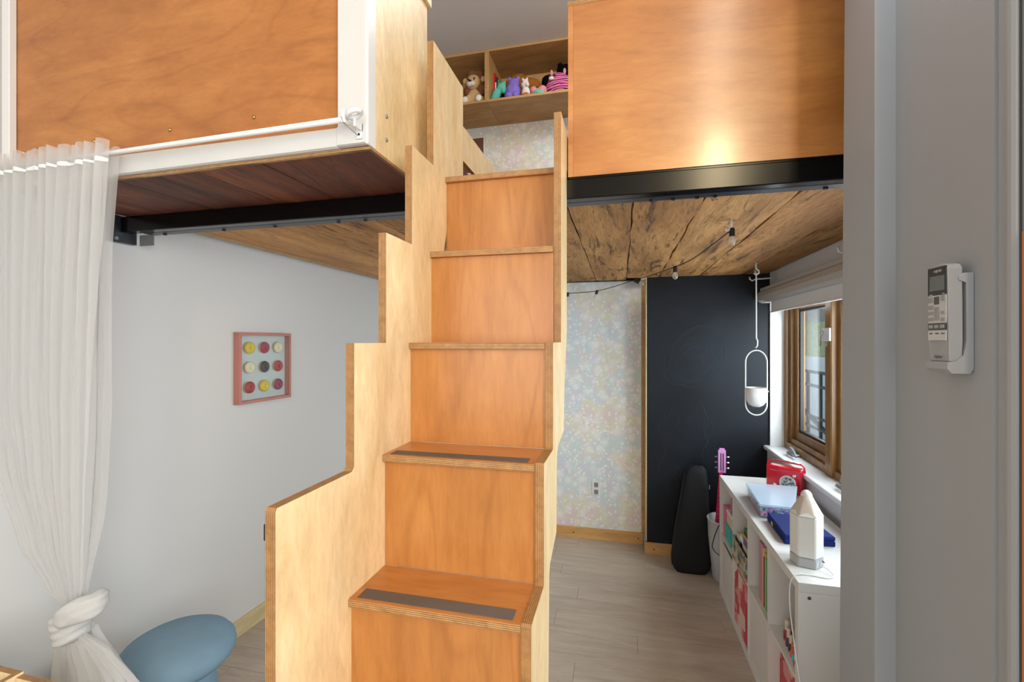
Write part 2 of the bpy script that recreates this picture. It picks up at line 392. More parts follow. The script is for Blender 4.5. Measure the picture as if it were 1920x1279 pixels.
def extrude_poly(pts, axis, a0, a1, bevel=0.0):
    """pts 2-D outline; axis X: pts are (y,z); axis Y: (x,z); axis Z: (x,y)"""
    bm = bmesh.new()
    def mk(p, a): return {'X': (a, p[0], p[1]), 'Y': (p[0], a, p[1]), 'Z': (p[0], p[1], a)}[axis]
    A = [bm.verts.new(mk(p, a0)) for p in pts]; Bv = [bm.verts.new(mk(p, a1)) for p in pts]
    bm.faces.new(A); bm.faces.new(Bv[::-1])
    for i in range(len(pts)): bm.faces.new((A[i], Bv[i], Bv[(i+1) % len(pts)], A[(i+1) % len(pts)]))
    if bevel: bmesh.ops.bevel(bm, geom=bm.edges[:], offset=bevel, segments=1, affect='EDGES')
    return bm
def smooth_path(P, n=8):
    out = []
    for i in range(len(P)-1):
        p0, p1, p2, p3 = P[max(i-1, 0)], P[i], P[i+1], P[min(i+2, len(P)-1)]
        for k in range(n):
            s = k/n; out.append(0.5*((2*p1)+(-p0+p2)*s+(2*p0-5*p1+4*p2-p3)*s*s+(-p0+3*p1-3*p2+p3)*s**3))
    return out+[P[-1]]
def ell(bm, c, r, rot=None, sub=3):
    res = bmesh.ops.create_icosphere(bm, subdivisions=sub, radius=1)
    R = rot or Matrix.Identity(3)
    for v in res['verts']: v.co = Vector(c) + R @ Vector((v.co.x*r[0], v.co.y*r[1], v.co.z*r[2]))
def ells(name, items, mat, parent=None, voxel=None, fuzz=0.0):
    bm = bmesh.new()
    for it in items: ell(bm, it[0], it[1], Matrix.Rotation(it[2], 3, it[3]) if len(it) > 2 else None)
    if fuzz:
        for v in bm.verts: v.co += v.co.normalized()*0 + Vector(noise.noise_vector(v.co*55))*fuzz
    o = mesh_obj(name, bm, mat, parent, smooth=True)
    if voxel:
        md = o.modifiers.new('Remesh', 'REMESH'); md.mode = 'VOXEL'; md.voxel_size = voxel; md.use_smooth_shade = True
        sm = o.modifiers.new('Smooth', 'SMOOTH'); sm.iterations = 3
    return o
def edge_mats(o, face_axis, tol=0.7):
    """material slot 1 on every face not facing +-axis (the plywood edge)"""
    i = 'XYZ'.index(face_axis)
    for p in o.data.polygons:
        if abs(p.normal[i]) < tol: p.material_index = 1
    return o
def wall_x(y): return -2.175 + 0.04*(y-1.5)      # the slightly skewed left wall

# ------------------------------------------------------------------ the setting
fl = struct(mesh_obj('floor', B((-2.6, 1.35, -2.6, 4.1, -1.74, -1.708), (1.35, 2.4, -2.6, 1.0, -1.74, -1.708)), 'floor_oak'))
random.seed(3)
y = 0.3; row = 0; fp = 0
while y < 3.92:
    x = -2.2 - random.random()*1.0
    while x < 1.08:
        x1 = x + 1.22
        a, b = max(x, wall_x(y)-0.02), min(x1, 1.088)
        if b - a > 0.03:
            box('floor_plank', a+0.0006, b-0.0006, y+0.0006, min(y+0.15, 3.93)-0.0006, -1.708, -1.70, 'floor_oak', fl, bevel=0.0008); fp += 1
        x = x1
    y += 0.15; row += 1
bm = extrude_poly([(wall_x(-2.6), -2.6), (wall_x(4.0), 4.0), (wall_x(4.0)-0.12, 4.0), (wall_x(-2.6)-0.12, -2.6)], 'Z', -1.70, 2.45)
struct(mesh_obj('wall_left', bm, 'white_wall'))
struct(box('wall_far', -2.4, 0.2, 3.94, 4.06, -1.70, 2.45, 'wallpaper_pastel'))
struct(box('wall_corner', 0.2, 1.3, 3.77, 4.06, -1.70, 2.45, 'chalkboard'), 'black chalkboard-painted wall under the loft')
struct(mesh_obj('ceiling', B((-2.5, 1.4, -2.6, 4.1, 2.372, 2.45), (1.4, 2.4, -2.6, 1.0, 2.372, 2.45)), 'ceiling_paint'))
struct(box('wall_near', -2.5, 2.4, -2.72, -2.6, -1.70, 2.45, 'white_wall'))
# window wall with an opening
struct(mesh_obj('wall_right', B((1.09, 1.32, 1.35, 3.77, -1.70, -0.80), (1.09, 1.32, 1.35, 3.77, 0.36, 2.45), (1.09, 1.32, 1.35, 1.55, -0.8, 0.36)), 'white_wall'))
# wall with the remote, its pilaster and the doorway next to the camera
bm = extrude_poly([(0.60, 0.9135), (0.60, 1.19), (0.559, 1.19), (0.559, 1.345), (1.3, 1.345), (1.3, 0.9135)], 'Z', -1.70, 2.37)
for v in bm.verts:      # the pilaster leans a little out of plumb
    if abs(v.co.x-0.559) < 1e-4 and abs(v.co.y-1.345) < 1e-4: v.co.y = 1.372 - 0.016*(v.co.z+1.7)
struct(mesh_obj('wall_partition', bm, 'grey_wall'))
pts = [(0.604, 0.9135), (0.604, 0.8955), (0.5995, 0.892), (0.5985, 0.886), (0.5993, 0.880), (0.602, 0.875), (0.607, 0.8725), (0.70, 0.8725), (0.70, 0.9135)]
struct(mesh_obj('trim_1', extrude_poly(pts, 'Z', -1.70, 2.37), 'grey_wall'), 'rounded grey painted jamb right of the remote control')
plain('dark_grey', '#3c3d3f', 0.7)
struct(box('shade_strip', 0.6045, 0.70, 0.8665, 0.872, -1.70, 2.37, 'dark_grey'), 'dark grey strip painted in as shade at the right edge')  # dark strip stands in for the shade beyond the rounded jamb
struct(box('door_1', 0.6035, 0.65, 0.846, 0.866, -1.70, 0.17, 'door_orange'), 'sliver of orange wooden door edge at the far right')
struct(box('wall_right', 2.3, 2.4, -2.6, 0.9, -1.70, 2.45, 'white_wall'))
struct(box('wall_right', 1.3, 2.4, 0.9135, 1.0, -1.70, 2.45, 'white_wall'))
# baseboards
def bb(name, x0, x1, y0, y1, mat): return struct(box(name, x0, x1, y0, y1, -1.70, -1.605, mat, bevel=0.002))
bmb = extrude_poly([(wall_x(-0.5), -0.5), (wall_x(3.93), 3.93), (wall_x(3.93)+0.014, 3.93), (wall_x(-0.5)+0.014, -0.5)], 'Z', -1.70, -1.605)
struct(mesh_obj('baseboard_left', bmb, 'baseboard_pale'))
b1 = bb('baseboard_far', -2.05, 0.182, 3.925, 3.94, 'baseboard_pine')
b2 = bb('baseboard_corner', 0.182, 1.08, 3.755, 3.77, 'baseboard_pine')
for (bp, x, yy) in ((b1, -0.40, 3.925), (b1, 0.14, 3.925), (b2, 0.255, 3.755)):
    mesh_obj('screw', lathe_bm((x, yy, -1.655), [(0.006, 0), (0.005, 0.002), (0, 0.002)], 10, rot=Matrix.Rotation(PI/2, 3, 'X')), 'bolt_black', bp)
struct(box('trim_2', 0.165, 0.2, 3.925, 3.94, -1.60, 0.51, 'shelf_ply'), 'narrow brown wood strip between wallpaper and chalkboard')
struct(box('trim_3', 0.1925, 0.1995, 3.765, 3.925, -1.60, 0.51, 'baseboard_pale'), 'pale corner bead at the chalkboard edge')
# chalk scribbles
random.seed(5)
bm = bmesh.new()
def scrib(cx, cz, rx, rz, n=50, turns=3, wob=0.15, r=0.0009):
    ph = random.random()*6
    pts = []
    for i in range(n):
        a = ph + i/n*turns*2*PI
        k = 1 + wob*math.sin(a*0.7+ph)
        pts.append((cx+rx*k*math.cos(a), 3.7694, cz+rz*k*math.sin(a*1.03)))
    tube_bm(pts, r, 4, bm)
scrib(0.55, -0.12, 0.20, 0.22, 70, 3); scrib(0.50, -0.13, 0.10, 0.10, 50, 2); scrib(0.66, -0.13, 0.06, 0.09, 30, 1.6); scrib(0.56, -0.17, 0.16, 0.14, 50, 2.2)
for i in range(14):
    x, z = 0.32+random.random()*0.4, -0.45-random.random()*0.55
    dx, dz = random.uniform(-0.06, 0.06), random.uniform(-0.28, -0.12)
    tube_bm([(x+dx*t+0.02*math.sin(6*t), 3.7694, z+dz*t) for t in [k/8 for k in range(9)]], 0.0009, 4, bm)
wc = bpy.data.objects['wall_corner']
mesh_obj('chalk_scribble', bm, 'chalk', wc)['label'] = 'faint chalk loops and strokes'

# power outlet
t = empty('power_outlet', (-0.207, 3.94, -1.32), 'white double power outlet on the pastel wallpaper', 'outlet')
box('cover_plate', -0.244, -0.170, 3.934, 3.94, -1.322, -1.203, 'white_gloss', t, bevel=0.002)
for dz in (-0.03, 0.03):
    o = box('socket', -0.224, -0.190, 3.931, 3.9345, -1.262+dz-0.02, -1.262+dz+0.02, 'plastic_white', t, bevel=0.003)
    mesh_obj('slot', B((-0.216, -0.213, 3.9295, 3.932, -1.262+dz-0.004, -1.262+dz+0.008), (-0.201, -0.198, 3.9295, 3.932, -1.262+dz-0.004, -1.262+dz+0.008), (-0.209, -0.205, 3.9295, 3.932, -1.262+dz-0.014, -1.262+dz-0.009)), 'bolt_black', o)

# ------------------------------------------------------------------ window with frames
win = empty('window_1', (1.2, 2.6, -0.8), 'brown wood framed casement window under the loft', 'window'); del win['category']; win['kind'] = 'structure'
box('sill', 1.045, 1.20, 1.56, 3.768, -0.812, -0.785, 'white_gloss', win, bevel=0.004)
box('apron', 1.072, 1.089, 1.56, 3.768, -0.905, -0.812, 'white_wall', win)
box('reveal', 1.088, 1.19, 3.752, 3.769, -0.785, 0.35, 'white_gloss', win)
def frame(name, y0, y1, z0, z1, x0, x1, w, mat='window_oak', parent=win):
    return mesh_obj(name, B((x0, x1, y0, y0+w, z0, z1), (x0, x1, y1-w, y1, z0, z1), (x0, x1, y0+w, y1-w, z0, z0+w), (x0, x1, y0+w, y1-w, z1-w, z1), bevel=0.003), mat, parent)
frame('frame', 1.56, 3.752, -0.785, 0.36, 1.18, 1.30, 0.045)
for (ya, yb) in ((3.02, 3.707), (2.30, 2.94), (1.61, 2.22)):
    frame('sash_stop', ya, yb, -0.74, 0.315, 1.20, 1.29, 0.035)
    sa = frame('sash', ya+0.035, yb-0.035, -0.705, 0.28, 1.225, 1.275, 0.055)
    frame('glazing_bead', ya+0.09, yb-0.09, -0.65, 0.225, 1.236, 1.262, 0.015, 'gasket', sa)
    box('pane', 1.246, 1.252, ya+0.10, yb-0.10, -0.64, 0.215, 'glass', sa)
    yc = (ya+yb)/2
    h = mesh_obj('crank_handle', tube_bm([(1.16, yc+0.12, -0.775), (1.15, yc+0.12, -0.75), (1.13, yc+0.10, -0.735), (1.125, yc+0.02, -0.750), (1.12, yc-0.03, -0.765)], [0.012, 0.012, 0.011, 0.009, 0.007], 10), 'galvanised', win, smooth=True)
    mesh_obj('crank_base', B((1.13, 1.18, yc+0.06, yc+0.18, -0.784, -0.772), bevel=0.004), 'galvanised', h)
box('mullion', 1.165, 1.30, 2.94, 3.02, -0.785, 0.36, 'window_oak', win, bevel=0.006)
box('mullion', 1.165, 1.30, 2.22, 2.30, -0.785, 0.36, 'window_oak', win, bevel=0.006)
lk = box('sash_lock', 1.155, 1.165, 2.935, 3.035, 0.0, 0.075, 'white_gloss', win, bevel=0.002)
mesh_obj('lock_lever', tube_bm([(1.15, 3.0, 0.06), (1.145, 3.02, 0.03), (1.15, 3.045, -0.03)], [0.006, 0.006, 0.004], 8), 'chrome', lk)

# roller blind
t = empty('roller_blind', (1.03, 2.7, 0.27), 'pale grey roller blind cassette above the window', 'blind')
pf = [(1.088, 0.285), (1.03, 0.285), (1.004, 0.30), (0.998, 0.33), (1.008, 0.362), (1.022, 0.375), (1.022, 0.395), (1.088, 0.405)]
bm = bmesh.new()
A = [bm.verts.new((p[0], 1.56, p[1])) for p in pf]; Bv = [bm.verts.new((p[0], 3.765, p[1])) for p in pf]
bm.faces.new(A); bm.faces.new(Bv[::-1])
for i in range(len(pf)): bm.faces.new((A[i], Bv[i], Bv[(i+1) % len(pf)], A[(i+1) % len(pf)]))
mesh_obj('cassette', bm, 'blind_cassette', t)
box('blind_fabric', 1.055, 1.058, 1.60, 3.62, 0.215, 0.287, 'blind_fabric', t)
box('hem_bar', 1.050, 1.062, 1.60, 3.62, 0.205, 0.218, 'blind_fabric', t, bevel=0.003)

# hooks on the ceiling planks
def hook(name, pts, label, group=None):
    o = mesh_obj(name, tube_bm(pts, 0.0055, 8), 'white_gloss', smooth=True); return tag(o, label, 'hook', group)
hook('curtain_hook', [(1.085, 3.62, 0.455), (1.04, 3.62, 0.455), (0.99, 3.62, 0.452), (0.955, 3.62, 0.452), (0.93, 3.62, 0.44), (0.915, 3.62, 0.452), (0.913, 3.62, 0.468)], 'white hook beside the planter rope in the corner')
hook('curtain_hook', [(1.085, 2.45, 0.44), (1.06, 2.45, 0.425), (1.03, 2.45, 0.415), (1.005, 2.45, 0.425), (0.998, 2.45, 0.45)], 'white hook by the near end of the blind')

# outdoors
g = mesh_obj('terrace', B((1.9, 12, -4, 22, -2.6, -2.3)), 'deck_outdoor'); struct(g, 'paved ground outside the window')
g = mesh_obj('hillside', B((9.0, 9.3, 0, 40, -2.3, 0.9)), 'hill'); tag(g, 'yellow-green bank seen through the window pane', 'bank')
g = mesh_obj('garden_wall', B((4.6, 4.75, 4, 20, -2.3, -0.40)), 'snow'); tag(g, 'low white wall behind the railing outside', 'wall')
g = mesh_obj('neighbour_wall', B((11.0, 11.3, 0, 50, -2.3, 6)), 'outdoor_wall'); tag(g, 'pale neighbouring wall outside behind the bank', 'building')
t = empty('terrace_railing', (2.6, 7.0, -2.3), 'dark metal stair railing seen through the window', 'railing')
for i in range(9):
    yy = 5.6+i*0.42
    mesh_obj('baluster', tube_bm([(2.6, yy, -2.3), (2.6, yy, -0.43)], 0.022, 8), 'railing_dark', t)
for z in (-0.43, -0.62, -1.05, -1.2):
    mesh_obj('rail', tube_bm([(2.6, 5.3, z), (2.6, 9.2, z)], 0.022, 8), 'railing_dark', t)
for k in range(2):
    mesh_obj('stair_string', tube_bm([(2.62, 5.6, -1.5-k*0.35), (2.62, 8.9, 0.1-k*0.35-0.75)], 0.03, 8), 'railing_dark', t)

# ------------------------------------------------------------------ steel beam
t = empty('steel_beam', (-0.6, 1.57, 0.4785), 'long black steel beam carrying the loft', 'beam')
bx0, bx1 = -2.150, 1.3
mesh_obj('web', B((bx0+0.0085, bx1, 1.53, 1.572, 0.479, 0.5465), bevel=0.003), 'steel_black', t)
mesh_obj('ledger_angle', B((bx0+0.08, bx1, 1.575, 1.618, 0.479, 0.484), (bx0+0.08, bx1, 1.575, 1.579, 0.484, 0.53)), 'steel_grey', t)
for x in (-1.98, -1.66, -1.40, -1.10, -0.98, 0.10, 0.17, 0.245, 0.30, 0.62, 0.86, 1.02):
    mesh_obj('bolt', lathe_bm((x, 1.60, 0.4795), [(0.007, 0), (0.007, -0.007), (0, -0.007)], 8), 'bolt_black', t)
pl = mesh_obj('end_plate', B((wall_x(1.5)+0.002, bx0+0.008, 1.50, 1.60, 0.435, 0.55), (bx0, bx0+0.006, 1.50, 1.53, 0.435, 0.55)), 'steel_grey', t)
mesh_obj('anchor_bolt', lathe_bm((bx0+0.008, 1.512, 0.449), [(0.008, 0), (0.008, 0.006), (0, 0.006)], 8, rot=Matrix.Rotation(PI/2, 3, 'Y')), 'galvanised', t)
lab(box('angle_bracket', bx0+0.03, bx0+0.11, 1.596, 1.600, 0.430, 0.478, 'galvanised', t), 'galvanised angle bracket')
t = empty('steel_beam', (-1.2, 3.9, 0.45), 'black steel angle along the far wall above the wallpaper', 'beam')
mesh_obj('angle', B((-2.05, 0.16, 3.895, 3.939, 0.503, 0.509), (-2.05, 0.16, 3.93, 3.939, 0.509, 0.56)), 'steel_black', t)
mesh_obj('end_bracket', B((-2.06, -1.96, 3.85, 3.93, 0.41, 0.50)), 'galvanised', t)

# ------------------------------------------------------------------ old plank ceiling below the loft
def plank(name, xa0, xa1, xb0, xb1, y0, y1, z, th, mat, parent, jit=0.005, seed=0, n=22):
    bm = bmesh.new(); rows = []
    m = 5
    for i in range(n+1):
        yy = y0+(y1-y0)*i/n; f = i/n
        l = xa0+(xb0-xa0)*f + jit*noise.noise((seed*3.1, yy*6, 0)) + 0.4*jit*noise.noise((seed*3.1, yy*30, 4))
        r = xa1+(xb1-xa1)*f + jit*noise.noise((seed*3.1+9, yy*6, 0)) + 0.4*jit*noise.noise((seed*3.1+9, yy*30, 4))
        rr = []
        for k in range(m+1):
            s = k/m; e = 0.002 if k in (0, m) else 0
            zz = z + e + 0.0012*noise.noise((l+s*4, yy*5, seed))
            rr.append(bm.verts.new((l+(r-l)*s, yy, zz)))
        rr.append(bm.verts.new((r, yy, z+th))); rr.append(bm.verts.new((l, yy, z+th)))
        rows.append(rr)
    w = m+3
    for a, b in zip(rows[:-1], rows[1:]):
        for k in range(w): bm.faces.new((a[k], a[(k+1) % w], b[(k+1) % w], b[k]))
    bm.faces.new(rows[0]); bm.faces.new(rows[-1][::-1])
    return mesh_obj(name, bm, mat, parent)
t = empty('plank_ceiling', (0.2, 2.7, 0.507), 'rough reclaimed brown plank ceiling under the loft', 'ceiling planks')
K = 0.962
jl = [(-1.905, -1.905), (-1.41, -1.56), (-1.16, -1.20), (-0.86, -0.90), (-0.56, -0.56), (-0.20, -0.204), (0.043, 0.043), (0.290, 0.293), (0.597, 0.597), (0.863, 0.902), (1.086, 1.086)]
for i in range(len(jl)-1):
    g = 0.0028
    plank('plank', jl[i][0]+g, jl[i+1][0]-g, jl[i][1]+g, jl[i+1][1]-g, 1.62, 3.765 if i > 5 else 3.89, 0.507+(0.0015*(i % 2)), 0.024, 'ledger_wood' if i == 0 else 'old_plank', t, 0.009 if i > 5 else 0.005, i)
t2 = box('loft_deck', -2.06, 1.085, 1.6725, 3.76, 0.536, 0.575, 'shelf_ply'); tag(t2, 'loft floor deck on top of the plank ceiling', 'deck')

# ------------------------------------------------------------------ left loft box
t = empty('loft_enclosure', (-1.4, 1.3, 0.547), 'orange plywood loft box with white painted trim', 'loft')
LX0 = -2.125
o = mesh_obj('front_panel', B((LX0, -0.712, 1.165, 1.183, 0.560, 1.23)), 'maple_front', t)
o = edge_mats(mesh_obj('side_panel', B((-0.712, -0.694, 1.185, 1.545, 0.556, 1.23)), ['maple_sidelit', 'ply_edge_x'], t), 'X')
mesh_obj('rim_edge', B((LX0, -0.694, 1.158, 1.169, 0.5475, 0.556), (-0.7045, -0.694, 1.169, 1.53, 0.5475, 0.556)), 'ply_edge_z', t)
lab(mesh_obj('corner_board', B((-0.790, -0.700, 1.142, 1.164, 0.5585, 1.23), bevel=0.002), 'white_paint', t), 'white vertical corner board')
lab(mesh_obj('corner_bead', B((-0.700, -0.6925, 1.142, 1.186, 0.5565, 1.23), bevel=0.002), 'white_gloss', t), 'bright white corner bead')
lab(mesh_obj('lower_board', B((LX0, -0.790, 1.142, 1.164, 0.5585, 0.611), (LX0, -0.790, 1.146, 1.164, 0.5565, 0.559), bevel=0.0015), 'white_paint', t), 'white horizontal board')
lab(mesh_obj('lower_board', B((-0.790, -0.7015, 1.138, 1.142, 0.5595, 0.611), bevel=0.001), 'white_paint', t), 'white board end over the corner')
lab(mesh_obj('corner_board', B((-2.150, -2.112, 1.142, 1.164, 0.556, 1.23), bevel=0.002), 'white_gloss', t), 'white vertical board at the left wall')
box('cap_rail', -0.724, -0.682, 1.15, 1.56, 1.232, 1.262, 'maple_sidelit', t, bevel=0.002)
box('cap_rail', LX0, -0.724, 1.15, 1.20, 1.232, 1.262, 'maple_sidelit', t, bevel=0.002)
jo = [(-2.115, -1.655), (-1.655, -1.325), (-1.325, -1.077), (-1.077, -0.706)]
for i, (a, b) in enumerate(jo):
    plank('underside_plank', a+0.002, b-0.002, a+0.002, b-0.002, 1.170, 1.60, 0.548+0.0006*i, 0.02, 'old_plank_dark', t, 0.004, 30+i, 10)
for x, z in ((-2.083, 0.675), (-1.745, 0.680), (-1.421, 0.684), (-1.096, 0.687)):
    mesh_obj('bolt', lathe_bm((x, 1.165, z), [(0.0065, 0), (0.0055, 0.004), (0.0025, 0.0055), (0, 0.0055)], 12, rot=Matrix.Rotation(PI/2, 3, 'X')), 'brass', t, smooth=True)
for yy, z in ((1.246, 0.682), (1.246, 0.611), (1.42, 0.63)):
    mesh_obj('bolt', lathe_bm((-0.694, yy, z), [(0.0065, 0), (0.0055, 0.004), (0.0025, 0.0055), (0, 0.0055)], 12, rot=Matrix.Rotation(PI/2, 3, 'Y')), 'galvanised', t, smooth=True)
for o in t.children:
    if o.name.split('.')[0] in ('rim_edge', 'underside_plank', 'lower_board', 'front_panel', 'side_panel', 'corner_board', 'corner_bead'):
        og = ORG[o.name]
        for v in o.data.vertices:
            w = v.co+og; z = w.z-H
            if z < 0.585: v.co.z -= 0.0095*max(0, -0.7-w.x)*min(1, max(0, (1.6-w.y)/0.44))
# guard rail board and dark bed side seen beyond
o = edge_mats(box('guard_board', -0.712, -0.694, 1.56, 3.2, 0.815, 0.971, ['maple_sidelit', 'ply_edge_x']), 'X'); tag(o, 'pale plywood guard board sloping away beside the stair opening', 'guard board')
o = mesh_obj('bed_frame', B((-1.9, -0.80, 1.62, 3.4, 0.576, 0.90), bevel=0.004), 'terracotta_board'); tag(o, 'dark red-brown bed side behind the guard board', 'bed')

# right loft guard
t = empty('loft_guard', (0.5, 1.54, 0.553), 'large orange plywood guard panel right of the stairs', 'guard panel')
edge_mats(mesh_obj('panel', B((-0.156, 1.085, 1.53, 1.548, 0.5535, 1.131)), ['maple_guard', 'ply_edge_x'], t), 'Y')
edge_mats(mesh_obj('end_strip', B((-0.174, -0.1565, 1.53, 1.62, 0.5535, 1.131)), ['maple_guard', 'ply_edge_y'], t), 'Y')
mesh_obj('packing_strip', B((-0.17, 1.08, 1.534, 1.60, 0.5468, 0.5533)), 'steel_black', t)
edge_mats(mesh_obj('top_rail', B((-0.176, 1.085, 1.525, 1.56, 1.1315, 1.143)), ['maple_sidelit', 'ply_edge_z'], t), 'Z')

# ------------------------------------------------------------------ stairs
t = empty('loft_stairs', (-0.4, 1.2, -1.70), 'steep plywood loft stairs with tall stepped side panels', 'stairs')
TZ = [-0.584, -0.294, -0.005, 0.288, 0.575]
RY = [0.92, 1.071, 1.22, 1.369, 1.50]
L = [(0.686, -1.70), (0.686, -0.306), (0.690, -0.300), (0.922, -0.300), (0.931, -0.291), (0.931, -0.005), (1.077, -0.005), (1.077, 0.285), (1.228, 0.285), (1.228, 0.578),
     (1.385, 0.578), (1.385, 0.989), (1.672, 0.989), (1.672, 0.577), (1.526, 0.577), (1.526, 0.45), (1.47, 0.30), (1.47, -0.02), (1.29, -0.30), (1.29, -0.57), (1.14, -0.60), (1.14, -1.70)]
bm = extrude_poly(L, 'X', -0.622, -0.600)
edge_mats(mesh_obj('side_panel', bm, ['maple_sidelit', 'ply_edge_x'], t), 'X')
Rr = [(0.908, -1.70), (0.908, -0.588), (0.912, -0.582), (1.058, -0.582), (1.064, -0.578), (1.064, -0.298), (1.068, -0.292), (1.205, -0.292), (1.211, -0.288), (1.211, -0.010), (1.214, -0.004),
      (1.376, -0.004), (1.376, 0.700), (1.62, 0.700), (1.62, 0.577), (1.526, 0.577), (1.526, 0.05), (1.515, 0.0), (1.46, -0.15), (1.445, -0.285), (1.31, -0.305), (1.285, -0.33), (1.275, -0.54), (1.155, -0.575), (1.145, -0.6), (1.13, -0.85), (1.12, -1.70)]
bm = extrude_poly(Rr, 'X', -0.200, -0.178)
edge_mats(mesh_obj('side_panel', bm, ['maple_sidelit', 'ply_edge_x'], t), 'X')
XI0, XI1 = -0.5995, -0.2005
lowz = -1.70
for i in range(5):
    zb = TZ[i-1] if i else -0.875
    o = mesh_obj('riser', B((XI0, XI1, RY[i], RY[i]+0.018, zb+0.0005, TZ[i]-0.0185)), ['maple_riser', 'ply_edge_x'], t)
    y0 = RY[i]-0.014; y1 = RY[i+1]-0.0005 if i < 4 else 1.672
    o = edge_mats(mesh_obj('tread', B((XI0, XI1, y0, y1, TZ[i]-0.018, TZ[i]), bevel=0.0012), ['maple_tread', 'ply_edge_z'], t), 'Z')
    if i < 2:
        g = mesh_obj('grip_tape', B((XI0+0.016, XI1-0.02, y0+0.012, y0+0.05, TZ[i], TZ[i]+0.0012)), 'grip_tape', t); lab(g, 'dark gritty anti-slip strip')
for zt, yr in ((-0.875, 0.772),):
    mesh_obj('riser', B((XI0, XI1, yr, yr+0.018, -1.6995, zt-0.0185)), 'maple_riser', t)
    edge_mats(mesh_obj('tread', B((XI0, XI1, yr-0.014, 0.9195, zt-0.018, zt), bevel=0.0012), ['maple_tread', 'ply_edge_z'], t), 'Z')
lt = mesh_obj('latch', B((-0.6295, -0.622, 0.69, 0.71, -0.362, -0.332), bevel=0.001), 'black_plastic', t)

# ------------------------------------------------------------------ curtain rod and curtain
t = empty('curtain_rod', (-1.4, 1.10, 0.60), 'thin white curtain rod with ring finial below the loft box', 'curtain rod')
def rodz(x): return 0.609 + (x+0.72)*0.012
mesh_obj('rod', tube_bm([(-2.12, 1.10, rodz(-2.12)), (-0.737, 1.10, rodz(-0.737))], 0.0075, 12), 'white_gloss', t, smooth=True)
mesh_obj('rod_cup', B((-0.744, -0.731, 1.090, 1.110, 0.596, 0.634), bevel=0.005, seg=2), 'white_gloss', t)
pts = [(-0.705+0.017*math.cos(a), 1.095+0.015*math.sin(a), 0.618+0.006*math.cos(a)) for a in [k*2*PI/28 for k in range(29)]]
mesh_obj('ring_finial', tube_bm(pts, 0.0070, 10, cap=False), 'white_gloss', t, smooth=True)
mesh_obj('bracket', B((-0.712, -0.706, 1.100, 1.138, 0.588, 0.610), (-0.724, -0.706, 1.133, 1.138, 0.568, 0.612), bevel=0.001), 'white_gloss', t)
for z in (0.580, 0.602):
    mesh_obj('screw', lathe_bm((-0.715, 1.133, z), [(0.0035, 0), (0.003, 0.002), (0, 0.002)], 8, rot=Matrix.Rotation(PI/2, 3, 'X')), 'bolt_black', t)
mesh_obj('cord', tube_bm([(-0.742, 1.09, 0.612), (-0.736, 1.09, 0.596), (-0.716, 1.13, 0.575)], 0.0008, 5), 'ink_grey', t)

t = empty('sheer_curtain', (-1.75, 1.08, -1.62), 'white sheer curtain tied in a knot at the left', 'curtain')
def lerp_tab(tab, z):
    for (z0, v0), (z1, v1) in zip(tab[:-1], tab[1:]):
        if z <= z0 and z >= z1:
            f = (z0-z)/(z0-z1) if z0 != z1 else 0; f = f*f*(3-2*f)*0.3+f*0.7
            return v0+(v1-v0)*f
    return tab[-1][1]
def curtain_part(name, left, right, z0, z1, nz, folds, amp, yc, extra=0.0, seed=1, mat='sheer_voile'):
    bm = bmesh.new(); nx = 150; rows = []
    for i in range(nz+1):
        z = z0+(z1-z0)*i/nz
        l, r = lerp_tab(left, z), lerp_tab(right, z)
        w = r-l; row = []
        for k in range(nx+1):
            s = k/nx
            ph = s*folds*2*PI + 0.8*math.sin(s*9+seed) + 0.5*math.sin(z*2.1+s*5)
            a = amp*(0.35+0.65*min(1, w/0.45))*(0.55+0.45*noise.noise((s*6, z*0.8, seed)))*1.5
            yy = yc(z) + a*math.sin(ph) + 0.4*a*math.sin(ph*2.3+z*3)
            xx = l + w*s + 0.25*w/folds*math.cos(ph)
            if xx < wall_x(yy)+0.01: xx = wall_x(yy)+0.01 + 0.002*s
            zz = z + (0.004*math.sin(ph*1.7) if i == 0 else 0)
            row.append(bm.verts.new((xx, yy, zz)))
        rows.append(row)
    for a, b in zip(rows[:-1], rows[1:]):
        for k in range(nx): bm.faces.new((a[k], a[k+1], b[k+1], b[k]))
    return mesh_obj(name, bm, mat, t, smooth=True)
left = [(0.632, -2.14), (-0.20, -2.14), (-0.43, -2.08), (-0.68, -1.955), (-0.80, -1.83), (-0.87, -1.745)]
right = [(0.632, -1.563), (0.526, -1.572), (0.374, -1.585), (0.205, -1.600), (0.0, -1.612), (-0.27, -1.622), (-0.53, -1.640), (-0.72, -1.655), (-0.87, -1.675)]
right2 = [(0.632, -1.585), (0.30, -1.607), (0.0, -1.606), (-0.19, -1.606), (-0.574, -1.632), (-0.76, -1.665), (-0.87, -1.685)]
ycf = lambda z: 1.10 - 0.0*(0.6-z)
curtain_part('drape', left, right, 0.628, -0.87, 90, 11, 0.018, lambda z: 1.082, seed=1)
curtain_part('back_layer', [(0.632, -2.12), (-0.2, -2.0), (-0.5, -1.9), (-0.87, -1.74)], right2, 0.622, -0.87, 60, 9, 0.012, lambda z: 1.118 if z > -0.5 else 1.118-(abs(z+0.5))*0.08, seed=4)
lab(curtain_part('header_seam', [(0.572, -2.135), (0.555, -2.135)], [(0.572, -1.567), (0.555, -1.567)], 0.571, 0.560, 1, 11, 0.018, lambda z: 1.080, seed=1, mat='white_gloss'), 'bright stitched hem band')
